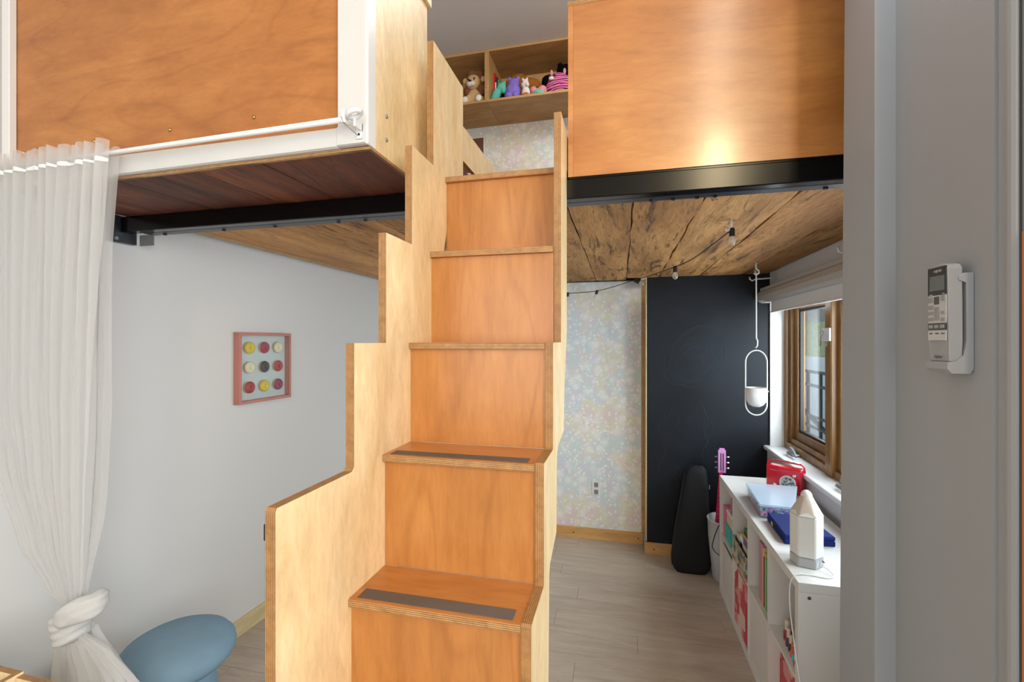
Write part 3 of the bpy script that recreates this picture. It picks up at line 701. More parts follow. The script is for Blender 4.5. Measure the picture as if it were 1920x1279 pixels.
# knot: a wrap of cloth and an upper tail loop
bm = bmesh.new()
kc = Vector((-1.712, 1.08, -0.905))
for j in range(4):
    pts = []
    for a in [k*2*PI/32 for k in range(33)]:
        pts.append(kc + Vector(((0.040-0.004*j)*math.cos(a), (0.034-0.003*j)*math.sin(a), 0.030-j*0.022 + (0.030-0.004*j)*math.cos(a))))
    tube_bm(pts, 0.021, 12, bm)
ell(bm, kc+Vector((0.0, 0, -0.01)), (0.048, 0.042, 0.055))
for j in range(3):
    pts = [kc+Vector(p) for p in ((-0.01, -0.03, 0.03), (0.03, -0.045, 0.035+0.012*j), (0.07, -0.035, 0.05+0.016*j), (0.105, -0.01, 0.062+0.015*j), (0.095, 0.02, 0.075+0.01*j), (0.05, 0.03, 0.06))]
    tube_bm(smooth_path(pts), [0.012+0.012*math.sin(PI*k/40) for k in range(41)], 12, bm)
for v in bm.verts:
    rd = (v.co-kc).normalized()
    v.co += Vector(noise.noise_vector(v.co*18))*0.0025 + rd*0.0028*math.sin(230*v.co.z-110*v.co.x+2*math.sin(40*v.co.x))
plain('voile_knot', '#c2c2c2', 0.8, bump=0.4, bscale=60)
ko = mesh_obj('knot', bm, 'voile_knot', t, smooth=True)
md = ko.modifiers.new('Remesh', 'REMESH'); md.mode = 'VOXEL'; md.voxel_size = 0.005; md.use_smooth_shade = True
sm = ko.modifiers.new('Smooth', 'SMOOTH'); sm.iterations = 2
curtain_part('tail', [(-0.93, -1.765), (-1.0, -1.795), (-1.08, -1.808), (-1.3, -1.80), (-1.66, -1.78)], [(-0.93, -1.655), (-0.968, -1.55), (-1.055, -1.42), (-1.3, -1.26), (-1.66, -1.16)], -0.93, -1.68, 40, 7, 0.022, lambda z: 1.08, seed=8)
curtain_part('tail_inner', [(-0.93, -1.75), (-1.0, -1.76), (-1.08, -1.765), (-1.66, -1.74)], [(-0.93, -1.67), (-1.05, -1.56), (-1.3, -1.42), (-1.66, -1.32)], -0.93, -1.68, 40, 6, 0.02, lambda z: 1.12, seed=11)

# ------------------------------------------------------------------ mushroom stool
t = empty('mushroom_stool', (-1.73, 1.45, -1.70), 'pale blue velvet mushroom-shaped stool by the left wall', 'stool')
mesh_obj('seat', lathe_bm((-1.73, 1.45, -1.25), [(0, -0.062), (0.08, -0.062), (0.14, -0.058), (0.175, -0.045), (0.197, -0.022), (0.203, 0.0), (0.198, 0.022), (0.18, 0.045), (0.15, 0.062), (0.10, 0.075), (0.05, 0.081), (0, 0.083)], 48), 'velvet_blue', t, smooth=True)
mesh_obj('stem', lathe_bm((-1.73, 1.45, -1.70), [(0, 0), (0.165, 0.0), (0.16, 0.05), (0.145, 0.2), (0.13, 0.34), (0.125, 0.40), (0, 0.40)], 40), 'velvet_blue', t, smooth=True)

# wooden box corner in the lower left
t = empty('plywood_crate', (-1.75, 0.75, -1.70), 'open plywood crate in the bottom left corner', 'crate')
bm = B((-2.12, -1.665, 0.55, 0.565, -1.70, -0.935), (-1.68, -1.665, 0.565, 0.905, -1.70, -0.935))
edge_mats(mesh_obj('side_panel', B((-2.12, -1.665, 0.905, 0.922, -1.70, -0.936)), ['maple_sidelit', 'ply_edge_y'], t), 'Y')
edge_mats(mesh_obj('end_panel', B((-1.664, -1.647, 0.55, 0.922, -1.70, -0.936)), ['maple_sidelit', 'ply_edge_x'], t), 'X')
edge_mats(mesh_obj('back_rail', B((-1.646, -1.50, 0.905, 0.921, -1.70, -0.943)), ['maple_sidelit', 'ply_edge_y'], t), 'Y')
box('inner_board', -1.646, -1.50, 0.60, 0.904, -0.975, -0.96, 'art_brown', t)

# ------------------------------------------------------------------ doughnut picture on the left wall
ang = math.atan(0.04)
py = 2.333
root = empty('picture_frame', (wall_x(py)+0.001, py, -0.365), 'pink framed picture of nine small doughnuts on white wall', 'picture', rz=-ang)
def lb(name, x0, x1, y0, y1, z0, z1, mat, bevel=0.0): return mesh_obj(name, B((x0, x1, y0, y1, z0, z1), bevel=bevel), mat, root, local=True)
hw = 0.198; ph = 0.414
bm = B((0.0, 0.042, -hw, hw, 0, 0.017), (0.0, 0.042, -hw, hw, ph-0.017, ph), (0.0, 0.042, -hw, -hw+0.017, 0.017, ph-0.017), (0.0, 0.042, hw-0.017, hw, 0.017, ph-0.017), bevel=0.0008)
mesh_obj('frame', bm, 'picture_frame_pink', root, local=True)
lb('backing_paper', 0.0015, 0.006, -hw+0.017, hw-0.017, 0.017, ph-0.017, 'paper_pale')
cols = [['yellow', 'raspberry', 'cream'], ['cream', 'chocolate', 'red'], ['red', 'yellow', 'plum']]
RY_ = Matrix.Rotation(PI/2, 3, 'Y')
for r in range(3):
    for c in range(3):
        yy = (-0.107, 0.002, 0.110)[c]; zz = (0.325, 0.208, 0.092)[r]
        bm = bmesh.new()
        def torus(bm, cx, R, rr, hx, lo=0, hi=2*PI, full=True):
            rings = []
            for k in range(28):
                a = k*2*PI/28; ring = []
                for j in range(13):
                    b = lo+(hi-lo)*j/12
                    ring.append(bm.verts.new((cx+hx*math.sin(b), yy+(R+rr*math.cos(b))*math.cos(a), zz+(R+rr*math.cos(b))*math.sin(a))))
                rings.append(ring)
            for k in range(28):
                for j in range(12):
                    bm.faces.new((rings[k][j], rings[(k+1) % 28][j], rings[(k+1) % 28][j+1], rings[k][j+1]))
        torus(bm, 0.019, 0.0185, 0.0165, 0.013)
        d = mesh_obj('doughnut', bm, 'dough', root, local=True, smooth=True)
        bm = bmesh.new(); torus(bm, 0.0195, 0.0185, 0.0170, 0.0142, 0.15, PI-0.15)
        ic = mesh_obj('icing', bm, 'icing_'+cols[r][c], d, local=True, smooth=True)
        lab(d, 'doughnut with %s icing' % {'cream': 'cream', 'plum': 'plum pink'}.get(cols[r][c], cols[r][c]))
lb('glass', 0.0375, 0.039, -hw+0.017, hw-0.017, 0.017, ph-0.017, 'glass')

# ------------------------------------------------------------------ upstairs shelf with toys
t = empty('wall_shelf', (-0.9, 3.73, 1.945), 'long plywood wall shelf under the upstairs ceiling', 'shelf')
SX0, SX1, DX = -2.06, 0.6, -1.062
for a, b in ((SX0, DX-0.0008), (DX+0.0008, 0.6)):
    box('bottom_board', a, b, 3.526, 3.939, 1.945, 1.963, 'shelf_ply', t)
box('top_board', SX0, SX1, 3.526, 3.939, 2.352, 2.370, 'shelf_ply', t)
box('back_board', SX0, SX1, 3.925, 3.939, 1.963, 2.352, 'shelf_ply', t)
for x in (DX-0.018, DX+0.0005): box('divider', x, x+0.0175, 3.527, 3.925, 1.963, 2.352, 'shelf_ply', t)
t_ = empty('picture_frame', (-1.26, 3.94, 1.66), 'white framed brown picture on wallpaper upstairs', 'picture')
mesh_obj('frame', B((-1.50, -1.20, 3.925, 3.939, 1.845, 1.858), (-1.50, -1.20, 3.925, 3.939, 1.52, 1.535), (-1.213, -1.20, 3.925, 3.939, 1.535, 1.845), (-1.50, -1.487, 3.925, 3.939, 1.535, 1.845)), 'white_gloss', t_)
box('print', -1.487, -1.213, 3.930, 3.939, 1.535, 1.845, 'art_brown', t_)

SH = 1.963
# lion
t = empty('plush_lion', (-1.20, 3.62, SH), 'plush lion with brown mane on the upstairs shelf', 'soft toy')
ells('body', [((-1.20, 3.64, SH+0.085), (0.065, 0.05, 0.085)), ((-1.255, 3.61, SH+0.06), (0.03, 0.028, 0.05), 0.5, 'Y'), ((-1.15, 3.60, SH+0.06), (0.028, 0.028, 0.045), -0.6, 'Y'),
              ((-1.14, 3.585, SH+0.038), (0.038, 0.04, 0.036)), ((-1.26, 3.585, SH+0.038), (0.038, 0.04, 0.036))], 'lion_face', t, 0.006, 0.003)
ells('mane', [((-1.20, 3.655, SH+0.225), (0.082, 0.05, 0.09)), ((-1.15, 3.64, SH+0.15), (0.05, 0.04, 0.05)), ((-1.25, 3.64, SH+0.15), (0.05, 0.04, 0.05)), ((-1.22, 3.64, SH+0.28), (0.05, 0.04, 0.04)), ((-1.17, 3.64, SH+0.27), (0.05, 0.04, 0.045))], 'lion_mane', t, 0.006, 0.012)
hd = ells('head', [((-1.205, 3.61, SH+0.205), (0.062, 0.045, 0.062))], 'lion_face', t, fuzz=0.002)
ells('muzzle', [((-1.222, 3.575, SH+0.175), (0.027, 0.02, 0.021)), ((-1.203, 3.575, SH+0.175), (0.026, 0.02, 0.021))], 'plush_white', hd)
ells('nose', [((-1.216, 3.556, SH+0.192), (0.013, 0.008, 0.008))], 'nose_dark', hd)
for x in (-1.235, -1.183): ells('eye', [((x, 3.567, SH+0.212), (0.008, 0.006, 0.010))], 'bolt_black', hd)
for x, r_ in ((-1.128, 0.5), (-1.282, -0.5)): ells('ear', [((x, 3.63, SH+0.235), (0.022, 0.014, 0.026))], 'lion_face', hd)
for x in (-1.14, -1.26): ells('paw_pad', [((x, 3.553, SH+0.038), (0.026, 0.01, 0.026))], 'plush_white', t)
t = ells('plush_toy', [((-1.085-0.025, 3.70, SH+0.06), (0.024, 0.03, 0.06)), ((-1.112, 3.69, SH+0.11), (0.018, 0.02, 0.02))], 'plush_black', voxel=0.005); tag(t, 'small black plush toy behind the lion', 'soft toy')
# teal / purple
t = ells('plush_toy', [((-1.00, 3.585, SH+0.055), (0.035, 0.035, 0.062), 0.5, 'Y'), ((-0.955, 3.59, SH+0.115), (0.038, 0.035, 0.045), 0.5, 'Y'), ((-0.935, 3.58, SH+0.09), (0.02, 0.025, 0.03)), ((-0.93, 3.59, SH+0.15), (0.014, 0.012, 0.02))], 'plush_teal', voxel=0.005, fuzz=0.004); tag(t, 'teal plush toy leaning beside the shelf divider', 'soft toy')
t = empty('plush_toy', (-0.86, 3.59, SH), 'purple fluffy plush toy between teal and white toys', 'soft toy')
ells('body', [((-0.86, 3.60, SH+0.075), (0.062, 0.045, 0.075)), ((-0.85, 3.60, SH+0.145), (0.048, 0.04, 0.04)), ((-0.89, 3.57, SH+0.03), (0.03, 0.03, 0.028)), ((-0.83, 3.57, SH+0.03), (0.03, 0.03, 0.028))], 'plush_purple', t, 0.005, 0.007)
ells('ear', [((-0.885, 3.59, SH+0.175), (0.014, 0.012, 0.02))], 'plush_purple', t); ells('ear', [((-0.815, 3.59, SH+0.175), (0.014, 0.012, 0.02))], 'plush_purple', t)
t = empty('plush_unicorn', (-0.75, 3.58, SH), 'small white plush unicorn with orange foot', 'soft toy')
bd = ells('body', [((-0.75, 3.59, SH+0.05), (0.034, 0.03, 0.05)), ((-0.755, 3.58, SH+0.115), (0.032, 0.03, 0.04)), ((-0.735, 3.565, SH+0.10), (0.018, 0.02, 0.018)), ((-0.775, 3.59, SH+0.16), (0.009, 0.008, 0.016)), ((-0.74, 3.59, SH+0.157), (0.009, 0.008, 0.016))], 'plush_white', t, 0.004, 0.002)
ells('eye', [((-0.772, 3.554, SH+0.122), (0.005, 0.004, 0.006))], 'bolt_black', t); ells('foot', [((-0.745, 3.562, SH+0.02), (0.026, 0.016, 0.018))], 'plush_orange', t)
t = ells('plush_toy', [((-0.66, 3.62, SH+0.045), (0.06, 0.04, 0.042)), ((-0.62, 3.62, SH+0.065), (0.04, 0.04, 0.04)), ((-0.69, 3.60, SH+0.07), (0.025, 0.025, 0.03))], 'plush_pink', voxel=0.005, fuzz=0.005); tag(t, 'pink plush toy left of the striped toy', 'soft toy')
t = ells('plush_toy', [((-0.645, 3.565, SH+0.022), (0.04, 0.028, 0.026)), ((-0.612, 3.567, SH+0.018), (0.024, 0.02, 0.018))], 'plush_teal', voxel=0.004, fuzz=0.004); tag(t, 'small mint plush lying in front of the pink toy', 'soft toy')
t = empty('plush_zebra', (-0.47, 3.62, SH), 'round pink plush with black zebra stripes', 'soft toy')
zb = ells('body', [((-0.47, 3.64, SH+0.085), (0.125, 0.075, 0.09)), ((-0.49, 3.635, SH+0.13), (0.085, 0.065, 0.065))], 'zebra_pink', t, 0.006)
for x in (-0.545, -0.44): ells('ear', [((x, 3.62, SH+0.198), (0.012, 0.012, 0.026))], 'plush_pink', t)
for x in (-0.555, -0.515): ells('eye', [((x, 3.572, SH+0.148), (0.010, 0.006, 0.010))], 'bolt_black', t)
ells('muzzle', [((-0.538, 3.566, SH+0.125), (0.022, 0.012, 0.014))], 'plush_white', t)
t = empty('plush_bear', (-0.85, 3.75, SH), 'brown plush animal lying behind the small toys', 'soft toy')
ells('body', [((-0.85, 3.77, SH+0.23), (0.095, 0.055, 0.085)), ((-0.76, 3.76, SH+0.20), (0.10, 0.05, 0.06)), ((-0.91, 3.74, SH+0.22), (0.05, 0.04, 0.05)), ((-0.70, 3.75, SH+0.19), (0.05, 0.04, 0.035)), ((-0.83, 3.77, SH+0.09), (0.1, 0.05, 0.10))], 'plush_brown', t, 0.008, 0.012)
t = ells('plush_bear', [((-0.46, 3.84, SH+0.20), (0.13, 0.055, 0.13)), ((-0.46, 3.80, SH+0.31), (0.07, 0.05, 0.05)), ((-0.55, 3.81, SH+0.22), (0.12, 0.045, 0.075), 0.35, 'Y'), ((-0.5, 3.79, SH+0.355), (0.02, 0.018, 0.018)), ((-0.5, 3.82, SH+0.07), (0.12, 0.05, 0.08))], 'plush_black', voxel=0.008, fuzz=0.01); tag(t, 'large black plush behind the striped pink toy', 'soft toy')
# books on the upstairs shelf
def book(x0, w, y0, d, z0, h, mat, label, group, top=None):
    t = empty('book', (x0+w/2, y0+d/2, z0), label, 'book', group)
    mesh_obj('cover', B((x0, x0+w, y0, y0+0.003, z0, z0+h), (x0, x0+0.002, y0+0.003, y0+d, z0, z0+h), (x0+w-0.002, x0+w, y0+0.003, y0+d, z0, z0+h)), mat, t)
    mesh_obj('pages', B((x0+0.0022, x0+w-0.0022, y0+0.0032, y0+d-0.004, z0+0.003, z0+h-0.004)), 'book_white', t)
bx = DX+0.0185
for w, h, m, l in ((0.014, 0.29, 'book_red', 'tall red book against the upstairs divider'), (0.010, 0.21, 'book_white', 'thin white book next to the tall red one'), (0.012, 0.25, 'book_navy', 'navy book among the upstairs shelf books'),
                   (0.014, 0.23, 'book_green', 'thin green book beside the navy one upstairs'), (0.02, 0.20, 'book_dark', 'thick dark book, last of the upstairs row')):
    book(bx, w, 3.66, 0.17, SH, h, m, l, 'books on the upstairs shelf'); bx += w+0.001
bx = -0.60
plain('book_grey', '#a9abb5', 0.5)
for i, (w, m, l) in enumerate(((0.02, 'book_blue', 'bright blue book upstairs behind the pink plush'), (0.012, 'book_yellow', 'yellow book upstairs next to the blue one'), (0.01, 'book_grey', 'grey book left of the pink spine upstairs'),
                       (0.012, 'book_pink', 'pink book spine upstairs beside the striped toy'), (0.01, 'book_white', 'white book upstairs beside the pink spine'))):
    t = book(bx, w, 3.695, 0.04, SH, 0.15+0.012*(i % 3), m, l, 'small books behind the pink plush'); bx += w+0.001

# ------------------------------------------------------------------ string lights
t = empty('string_lights', (0.3, 3.0, 0.45), 'black string lights with clear bulbs under the planks', 'string lights')
P = [Vector(p) for p in ((0.446, 2.05, 0.462), (0.37, 2.50, 0.432), (0.318, 2.89, 0.450), (0.20, 3.4, 0.47), (0.105, 3.80, 0.494), (-0.06, 3.80, 0.445), (-0.19, 3.80, 0.415), (-0.31, 3.80, 0.405), (-0.43, 3.80, 0.402), (-0.60, 3.80, 0.42), (-0.8, 3.80, 0.47))]
mesh_obj('cable', tube_bm(smooth_path(P), 0.0028, 6), 'cable_black', t, smooth=True)
def bulb(p, tilt=0.0, axis='Y', s=1.0):
    R = Matrix.Rotation(tilt, 3, axis)
    so = mesh_obj('socket', lathe_bm(p, [(0, 0.004), (0.010*s, 0.003), (0.0125*s, -0.004), (0.0125*s, -0.034*s), (0, -0.034*s)], 14, rot=R), 'cable_black', t, smooth=False)
    mesh_obj('glass_bulb', lathe_bm(p, [(0.009*s, -0.034*s), (0.011*s, -0.04*s), (0.0155*s, -0.05*s), (0.0165*s, -0.06*s), (0.012*s, -0.071*s), (0.005*s, -0.077*s), (0, -0.078*s)], 16, rot=R), 'bulb_glass', so, smooth=True)
    mesh_obj('filament', lathe_bm(p, [(0.004*s, -0.034*s), (0.003*s, -0.055*s), (0, -0.06*s)], 8, rot=R), 'lamp_tip', so)
bulb(Vector((0.450, 2.05, 0.468)), 0, s=0.9); bulb(P[2]+Vector((0, 0, 0.0))); bulb(P[4]+Vector((0, -0.01, 0)), -1.1, s=1.25); bulb(P[6]+Vector((0, 0, 0.002)), 0.35, s=0.95); bulb(P[8]+Vector((-0.002, 0, 0.002)), 0.2, s=0.95)
hook('lights_hook', [(0.446, 2.05, 0.508), (0.446, 2.05, 0.475), (0.439, 2.05, 0.462), (0.430, 2.05, 0.462), (0.426, 2.05, 0.474)], 'white hook on planks holding the string lights')

# ------------------------------------------------------------------ hanging planter
px_, py_ = 0.846, 3.20
t = empty('hanging_planter', (px_, py_, -0.48), 'white hanging planter in an oval ring by chalkboard', 'planter')
mesh_obj('ceiling_hook', tube_bm([(px_, py_, 0.508), (px_, py_, 0.465), (px_+0.014, py_, 0.452), (px_+0.016, py_, 0.438), (px_, py_, 0.428), (px_-0.014, py_, 0.437)], 0.006, 8), 'white_gloss', t, smooth=True)
mesh_obj('rod', tube_bm([(px_-0.008, py_, 0.455), (px_, py_, 0.43), (px_, py_, 0.02), (px_+0.008, py_, 0.0), (px_+0.006, py_, -0.03), (px_-0.004, py_, -0.045)], 0.0042, 8), 'white_gloss', t, smooth=True)
wd = 0.0635
pts = []
for k in range(21): a = PI*k/20; pts.append((px_+wd*math.cos(a), py_, -0.138+0.078*math.sin(a)))
for k in range(21): a = PI+PI*k/20; pts.append((px_+wd*math.cos(a), py_, -0.405+0.072*math.sin(a)))
pts.append(pts[0])
mesh_obj('oval_ring', tube_bm(pts, 0.0042, 8, cap=False), 'white_gloss', t, smooth=True)
mesh_obj('pot', lathe_bm((px_, py_, -0.425), [(0, 0), (0.022, 0.002), (0.042, 0.014), (0.056, 0.036), (0.061, 0.065), (0.0625, 0.125), (0.0585, 0.125), (0.056, 0.066), (0.040, 0.02), (0, 0.008)], 36), 'white_gloss', t, smooth=True)
for s in (-1, 1): mesh_obj('knob', lathe_bm((px_+s*wd, py_-0.004, -0.322), [(0.006, 0), (0.006, 0.01), (0, 0.01)], 10, rot=Matrix.Rotation(PI/2, 3, 'X')), 'white_gloss', t)

# ------------------------------------------------------------------ remote control in its wall holder
t = empty('remote_holder', (0.585, 0.985, -0.06), 'white wall cradle holding the remote control', 'holder')
prof = [(0.594, -0.058), (0.567, -0.058), (0.561, -0.05), (0.561, -0.038), (0.574, -0.036), (0.585, -0.025), (0.5885, 0.0), (0.5885, 0.103), (0.578, 0.107), (0.577, 0.114), (0.585, 0.120), (0.5995, 0.120), (0.5995, -0.05)]
mesh_obj('cradle', extrude_poly([(a, b) for a, b in prof], 'Y', 0.957, 1.017, 0.0008), 'plastic_white', t)
t = empty('remote_control', (0.572, 0.985, -0.037), 'white air conditioner remote control on the grey wall', 'remote control')
def rz_(z): return z
out = [(0.961, -0.037), (1.013, -0.037), (1.014, 0.0), (1.0145, 0.125), (1.010, 0.134), (0.996, 0.139), (0.978, 0.140), (0.965, 0.137), (0.9595, 0.130), (0.960, 0.0)]
bm = extrude_poly(out, 'X', 0.5625, 0.5845, 0.0015)
for v in bm.verts:
    if v.co.x < 0.57: v.co.x += 0.004*max(0, 0.03-(v.co.z))/0.07
mesh_obj('body', bm, 'plastic_white', t)
def rp(name, y0, y1, z0, z1, mat, d=0.0006, par=t): return mesh_obj(name, B((0.5625-d, 0.5635, y0, y1, z0, z1), bevel=min(0.0003, d*0.4)), mat, par)
sc = rp('screen_surround', 0.9625, 1.0125, 0.084, 0.135, 'remote_dark', 0.0005)
mesh_obj('screen', B((0.5615, 0.5622, 0.967, 1.006, 0.092, 0.119)), 'lcd', sc)
rp('button_panel', 0.9635, 1.0115, 0.001, 0.0835, 'remote_panel', 0.0005)
for (yc, zc, w, h, m) in ((1.004, 0.076, 0.011, 0.010, 'button_grey'), (0.9695, 0.078, 0.011, 0.010, 'button_grey'), (0.987, 0.074, 0.012, 0.014, 'ink_grey'), (0.987, 0.050, 0.011, 0.024, 'button_grey'),
                          (1.003, 0.062, 0.012, 0.007, 'button_grey'), (1.003, 0.051, 0.012, 0.006, 'button_grey'), (0.970, 0.051, 0.010, 0.006, 'button_grey'), (1.003, 0.040, 0.012, 0.006, 'button_grey'), (0.970, 0.039, 0.010, 0.006, 'button_grey')):
    mesh_obj('button', B((0.5603, 0.562, yc-w/2, yc+w/2, zc-h/2, zc+h/2), bevel=0.0004), m, t)
for z0, z1, m in ((0.0195, 0.033, 'ink_grey'),): rp('button_band', 0.9635, 1.0115, z0, z1, m, 0.0007)
for yc in (1.002, 0.987, 0.972): mesh_obj('button', B((0.5603, 0.562, yc-0.005, yc+0.005, 0.0235, 0.0295), bevel=0.0003), 'plastic_white', t)
def text(s, name, size, loc, rot, mat, parent, ext=0.0002):
    cu = bpy.data.curves.new('lettering', 'FONT'); cu.body = s; cu.size = size; cu.extrude = ext; cu.align_x = 'CENTER'; cu.resolution_u = 2
    tmp = bpy.data.objects.new('lettering_src', cu); C.objects.link(tmp)
    dg = bpy.context.evaluated_depsgraph_get(); me = bpy.data.meshes.new_from_object(tmp.evaluated_get(dg))
    bpy.data.objects.remove(tmp)
    me.transform(Matrix.Translation(Vector(loc)+Vector((0, 0, H))-ORG[parent.name]) @ rot.to_4x4())
    me.materials.clear(); me.materials.append(M[mat])
    o = bpy.data.objects.new(name, me); C.objects.link(o); o.parent = parent
    return o
# local +x must run towards -Y so the text reads left to right seen from -X
Rt = Matrix(((0, 0, -1), (-1, 0, 0), (0, 1, 0)))
text('fujitsu', 'lettering', 0.0085, (0.5636, 0.987, -0.031), Rt, 'ink_grey', t)
text('FUJITSU', 'lettering', 0.006, (0.5617, 0.985, 0.1255), Rt, 'remote_panel', t)
for yc, s in ((1.003, 'SLEEP'), (0.987, 'TIMER'), (0.971, 'RESET')): text(s, 'lettering', 0.0036, (0.5618, yc, 0.0125), Rt, 'ink_grey', t)
for yc, zc, s in ((1.003, 0.0835-0.0015+0.002, 'MODE'), (0.970, 0.0835-0.0015+0.002, 'FAN')): text(s, 'lettering', 0.0034, (0.5618, yc, zc), Rt, 'remote_panel', t)
for y_, z_ in ((0.573, 0.62), (0.573, 0.50)): pass

# ------------------------------------------------------------------ cube shelf
KX0, KX1, KY0, KY1 = 0.653, 1.040, 1.92, 3.335
KT, KB = -0.915, -1.685
KM = -1.300
t = empty('cube_shelf', (0.85, 2.63, -1.70), 'long low white cube shelf below the window', 'shelf')
box('top_board', KX0, KX1, KY0, KY1, KT-0.036, KT, 'shelf_white', t, bevel=0.001)
box('bottom_board', KX0, KX1, KY0, KY1, KB-0.0145, KB+0.022, 'shelf_white', t, bevel=0.001)
box('end_panel', KX0, KX1, KY0, KY0+0.036, KB+0.0225, KT-0.0365, 'shelf_white', t, bevel=0.001)
box('end_panel', KX0, KX1, KY1-0.036, KY1, KB+0.0225, KT-0.0365, 'shelf_white', t, bevel=0.001)
mesh_obj('cap_hole', lathe_bm((0.69, KY0-0.0002, KT-0.055), [(0.007, 0), (0.006, 0.0008), (0, 0.0008)], 12, rot=Matrix.Rotation(PI/2, 3, 'X')), 'ink_grey', t)
cw = (KY1-KY0-0.072)/4
ys = [KY0+0.036+cw*i for i in range(5)]
for i in (1, 2, 3): box('divider', KX0+0.001, KX1, ys[i]-0.008, ys[i]+0.008, KB+0.0225, KT-0.0365, 'shelf_white', t)
for i in range(4):
    a = ys[i]+(0.0005 if i == 0 else 0.0085); b = ys[i+1]-(0.0005 if i == 3 else 0.0085)
    box('shelf_board', KX0+0.001, KX1, a, b, KM-0.008, KM+0.008, 'shelf_white', t)
box('back_board', KX1-0.004, KX1-0.0005, KY0+0.037, KY1-0.037, KB+0.023, KT-0.037, 'shelf_white', t) if False else None
# contents, bottom row: i=3 far, i=0 near
def bin_(i, mat, label, name='storage_box', h=0.33, x0=0.662):
    a, b = ys[i]+0.012, ys[i+1]-0.012; z0 = KB+0.0225
    t = empty(name, ((x0+1.02)/2, (a+b)/2, z0), label, 'storage box')
    mesh_obj('body', B((x0, 1.02, a, b, z0, z0+0.006), (x0, x0+0.008, a, b, z0+0.006, z0+h), (1.012, 1.02, a, b, z0+0.006, z0+h), (x0+0.008, 1.012, a, a+0.006, z0+0.006, z0+h), (x0+0.008, 1.012, b-0.006, b, z0+0.006, z0+h), bevel=0.0008), mat, t)
    return t
bin_(3, 'drawer_white', 'white storage box, far end of the bottom shelf row', h=0.31)
bin_(2, 'pink_pattern', 'red and pink patterned box next to the far white box', h=0.34)
tt = bin_(1, 'drawer_white', 'white storage box between the two patterned boxes', h=0.34)
bin_(0, 'pink_pattern', 'red and pink patterned box at the near end', h=0.335, x0=0.70)
# top row i=3: papers
z0 = KM+0.0085
def ctn(name, x0, x1, y0, y1, za, zb, mat, label, cat, group=None, lid=None):
    t = empty(name, ((x0+x1)/2, (y0+y1)/2, za), label, cat, group)
    zl = za+(zb-za)*0.78
    mesh_obj('box', B((x0, x1, y0, y1, za, zl), bevel=0.001), mat, t)
    mesh_obj('lid', B((x0-0.0015, x1+0.0015, y0-0.0015, y1+0.0015, zl, zb), bevel=0.001), lid or mat, t)
    return t
a, b = ys[3]+0.012, ys[4]-0.005
ctn('teal_box', 0.668, 0.86, a+0.10, a+0.25, z0, z0+0.10, 'book_teal', 'teal box on the far top shelf', 'box')
ctn('white_box', 0.675, 0.90, a+0.095, a+0.24, z0+0.101, z0+0.19, 'book_cream', 'cream box standing on the teal box', 'box', lid='book_white')
ctn('pink_box', 0.665, 0.80, a+0.255, a+0.295, z0, z0+0.20, 'book_pink', 'pink box at the back of the far top shelf', 'box')
o = mesh_obj('pink_card', B((0.68, 0.80, a+0.15, a+0.154, z0+0.1905, z0+0.29)), 'book_pink'); tag(o, 'pink card standing above the cream box', 'card')
# i=2: map-patterned basket with games
a, b = ys[2]+0.012, ys[3]-0.012
t = empty('map_basket', (0.83, (a+b)/2, z0), 'map-patterned basket on the top shelf', 'basket')
mesh_obj('basket', B((0.648, 1.0, a, b, z0, z0+0.005), (0.648, 0.654, a, b, z0+0.005, z0+0.13), (0.994, 1.0, a, b, z0+0.005, z0+0.13), (0.654, 0.994, a, a+0.005, z0+0.005, z0+0.13), (0.654, 0.994, b-0.005, b, z0+0.005, z0+0.13), bevel=0.001), 'map_print', t)
zz = z0+0.006
for k, (h, m, lidm, y0, y1, l) in enumerate(((0.14, 'book_brown', 'book_cream', a+0.05, a+0.16, 'brown game box standing in the map basket'), (0.17, 'book_navy', 'book_white', a+0.165, a+0.215, 'navy and white game box in the map basket'), (0.15, 'map_print', 'book_cream', a+0.225, a+0.285, 'patterned tin at the back of the map basket'))):
    ctn('game_box', 0.67, 0.90, y0, y1, zz, zz+h, m, l, 'game box', 'games in the map basket', lidm)
ctn('game_box', 0.68, 0.90, a+0.02, a+0.16, zz+0.1725, zz+0.215, 'book_purple', 'purple game box lying on the games', 'game box', 'games in the map basket', 'book_yellow') if False else None
ctn('game_box', 0.672, 0.90, a+0.05, a+0.155, zz+0.142, zz+0.195, 'book_purple', 'purple game box lying on the brown one', 'game box', 'games in the map basket', 'book_yellow')
ctn('game_box', 0.675, 0.90, a+0.055, a+0.15, zz+0.197, zz+0.232, 'book_dark', 'dark green-topped game box, topmost of the pile', 'game box', 'games in the map basket', 'book_green')
# i=1: books standing with spines out
a = ys[1]+0.085; yy = a
for w, h, m, l in ((0.018, 0.25, 'book_green', 'green book nearest the near divider'), (0.014, 0.27, 'book_yellow', 'yellow book second from the near divider'), (0.02, 0.24, 'book_dark', 'dark book between the yellow and cream books'),
                   (0.012, 0.28, 'book_cream', 'cream book beside the dark book'), (0.022, 0.29, 'book_pink', 'thick pink book beside the cream book'), (0.03, 0.29, 'plum', 'wide plum pink book, farthest of the standing row')):
    if m == 'plum': m = 'book_rose'; (m in M) or plain('book_rose', '#b98388', 0.5)
    t = empty('book', (0.77, yy+w/2, z0), l, 'book', 'books in the cube shelf')
    mesh_obj('cover', B((0.675, 0.679, yy, yy+w, z0, z0+h), (0.679, 0.87, yy, yy+0.002, z0, z0+h), (0.679, 0.87, yy+w-0.002, yy+w, z0, z0+h)), m, t)
    mesh_obj('pages', B((0.6792, 0.866, yy+0.0022, yy+w-0.0022, z0+0.003, z0+h-0.004)), 'book_white', t)
    yy += w+0.0015
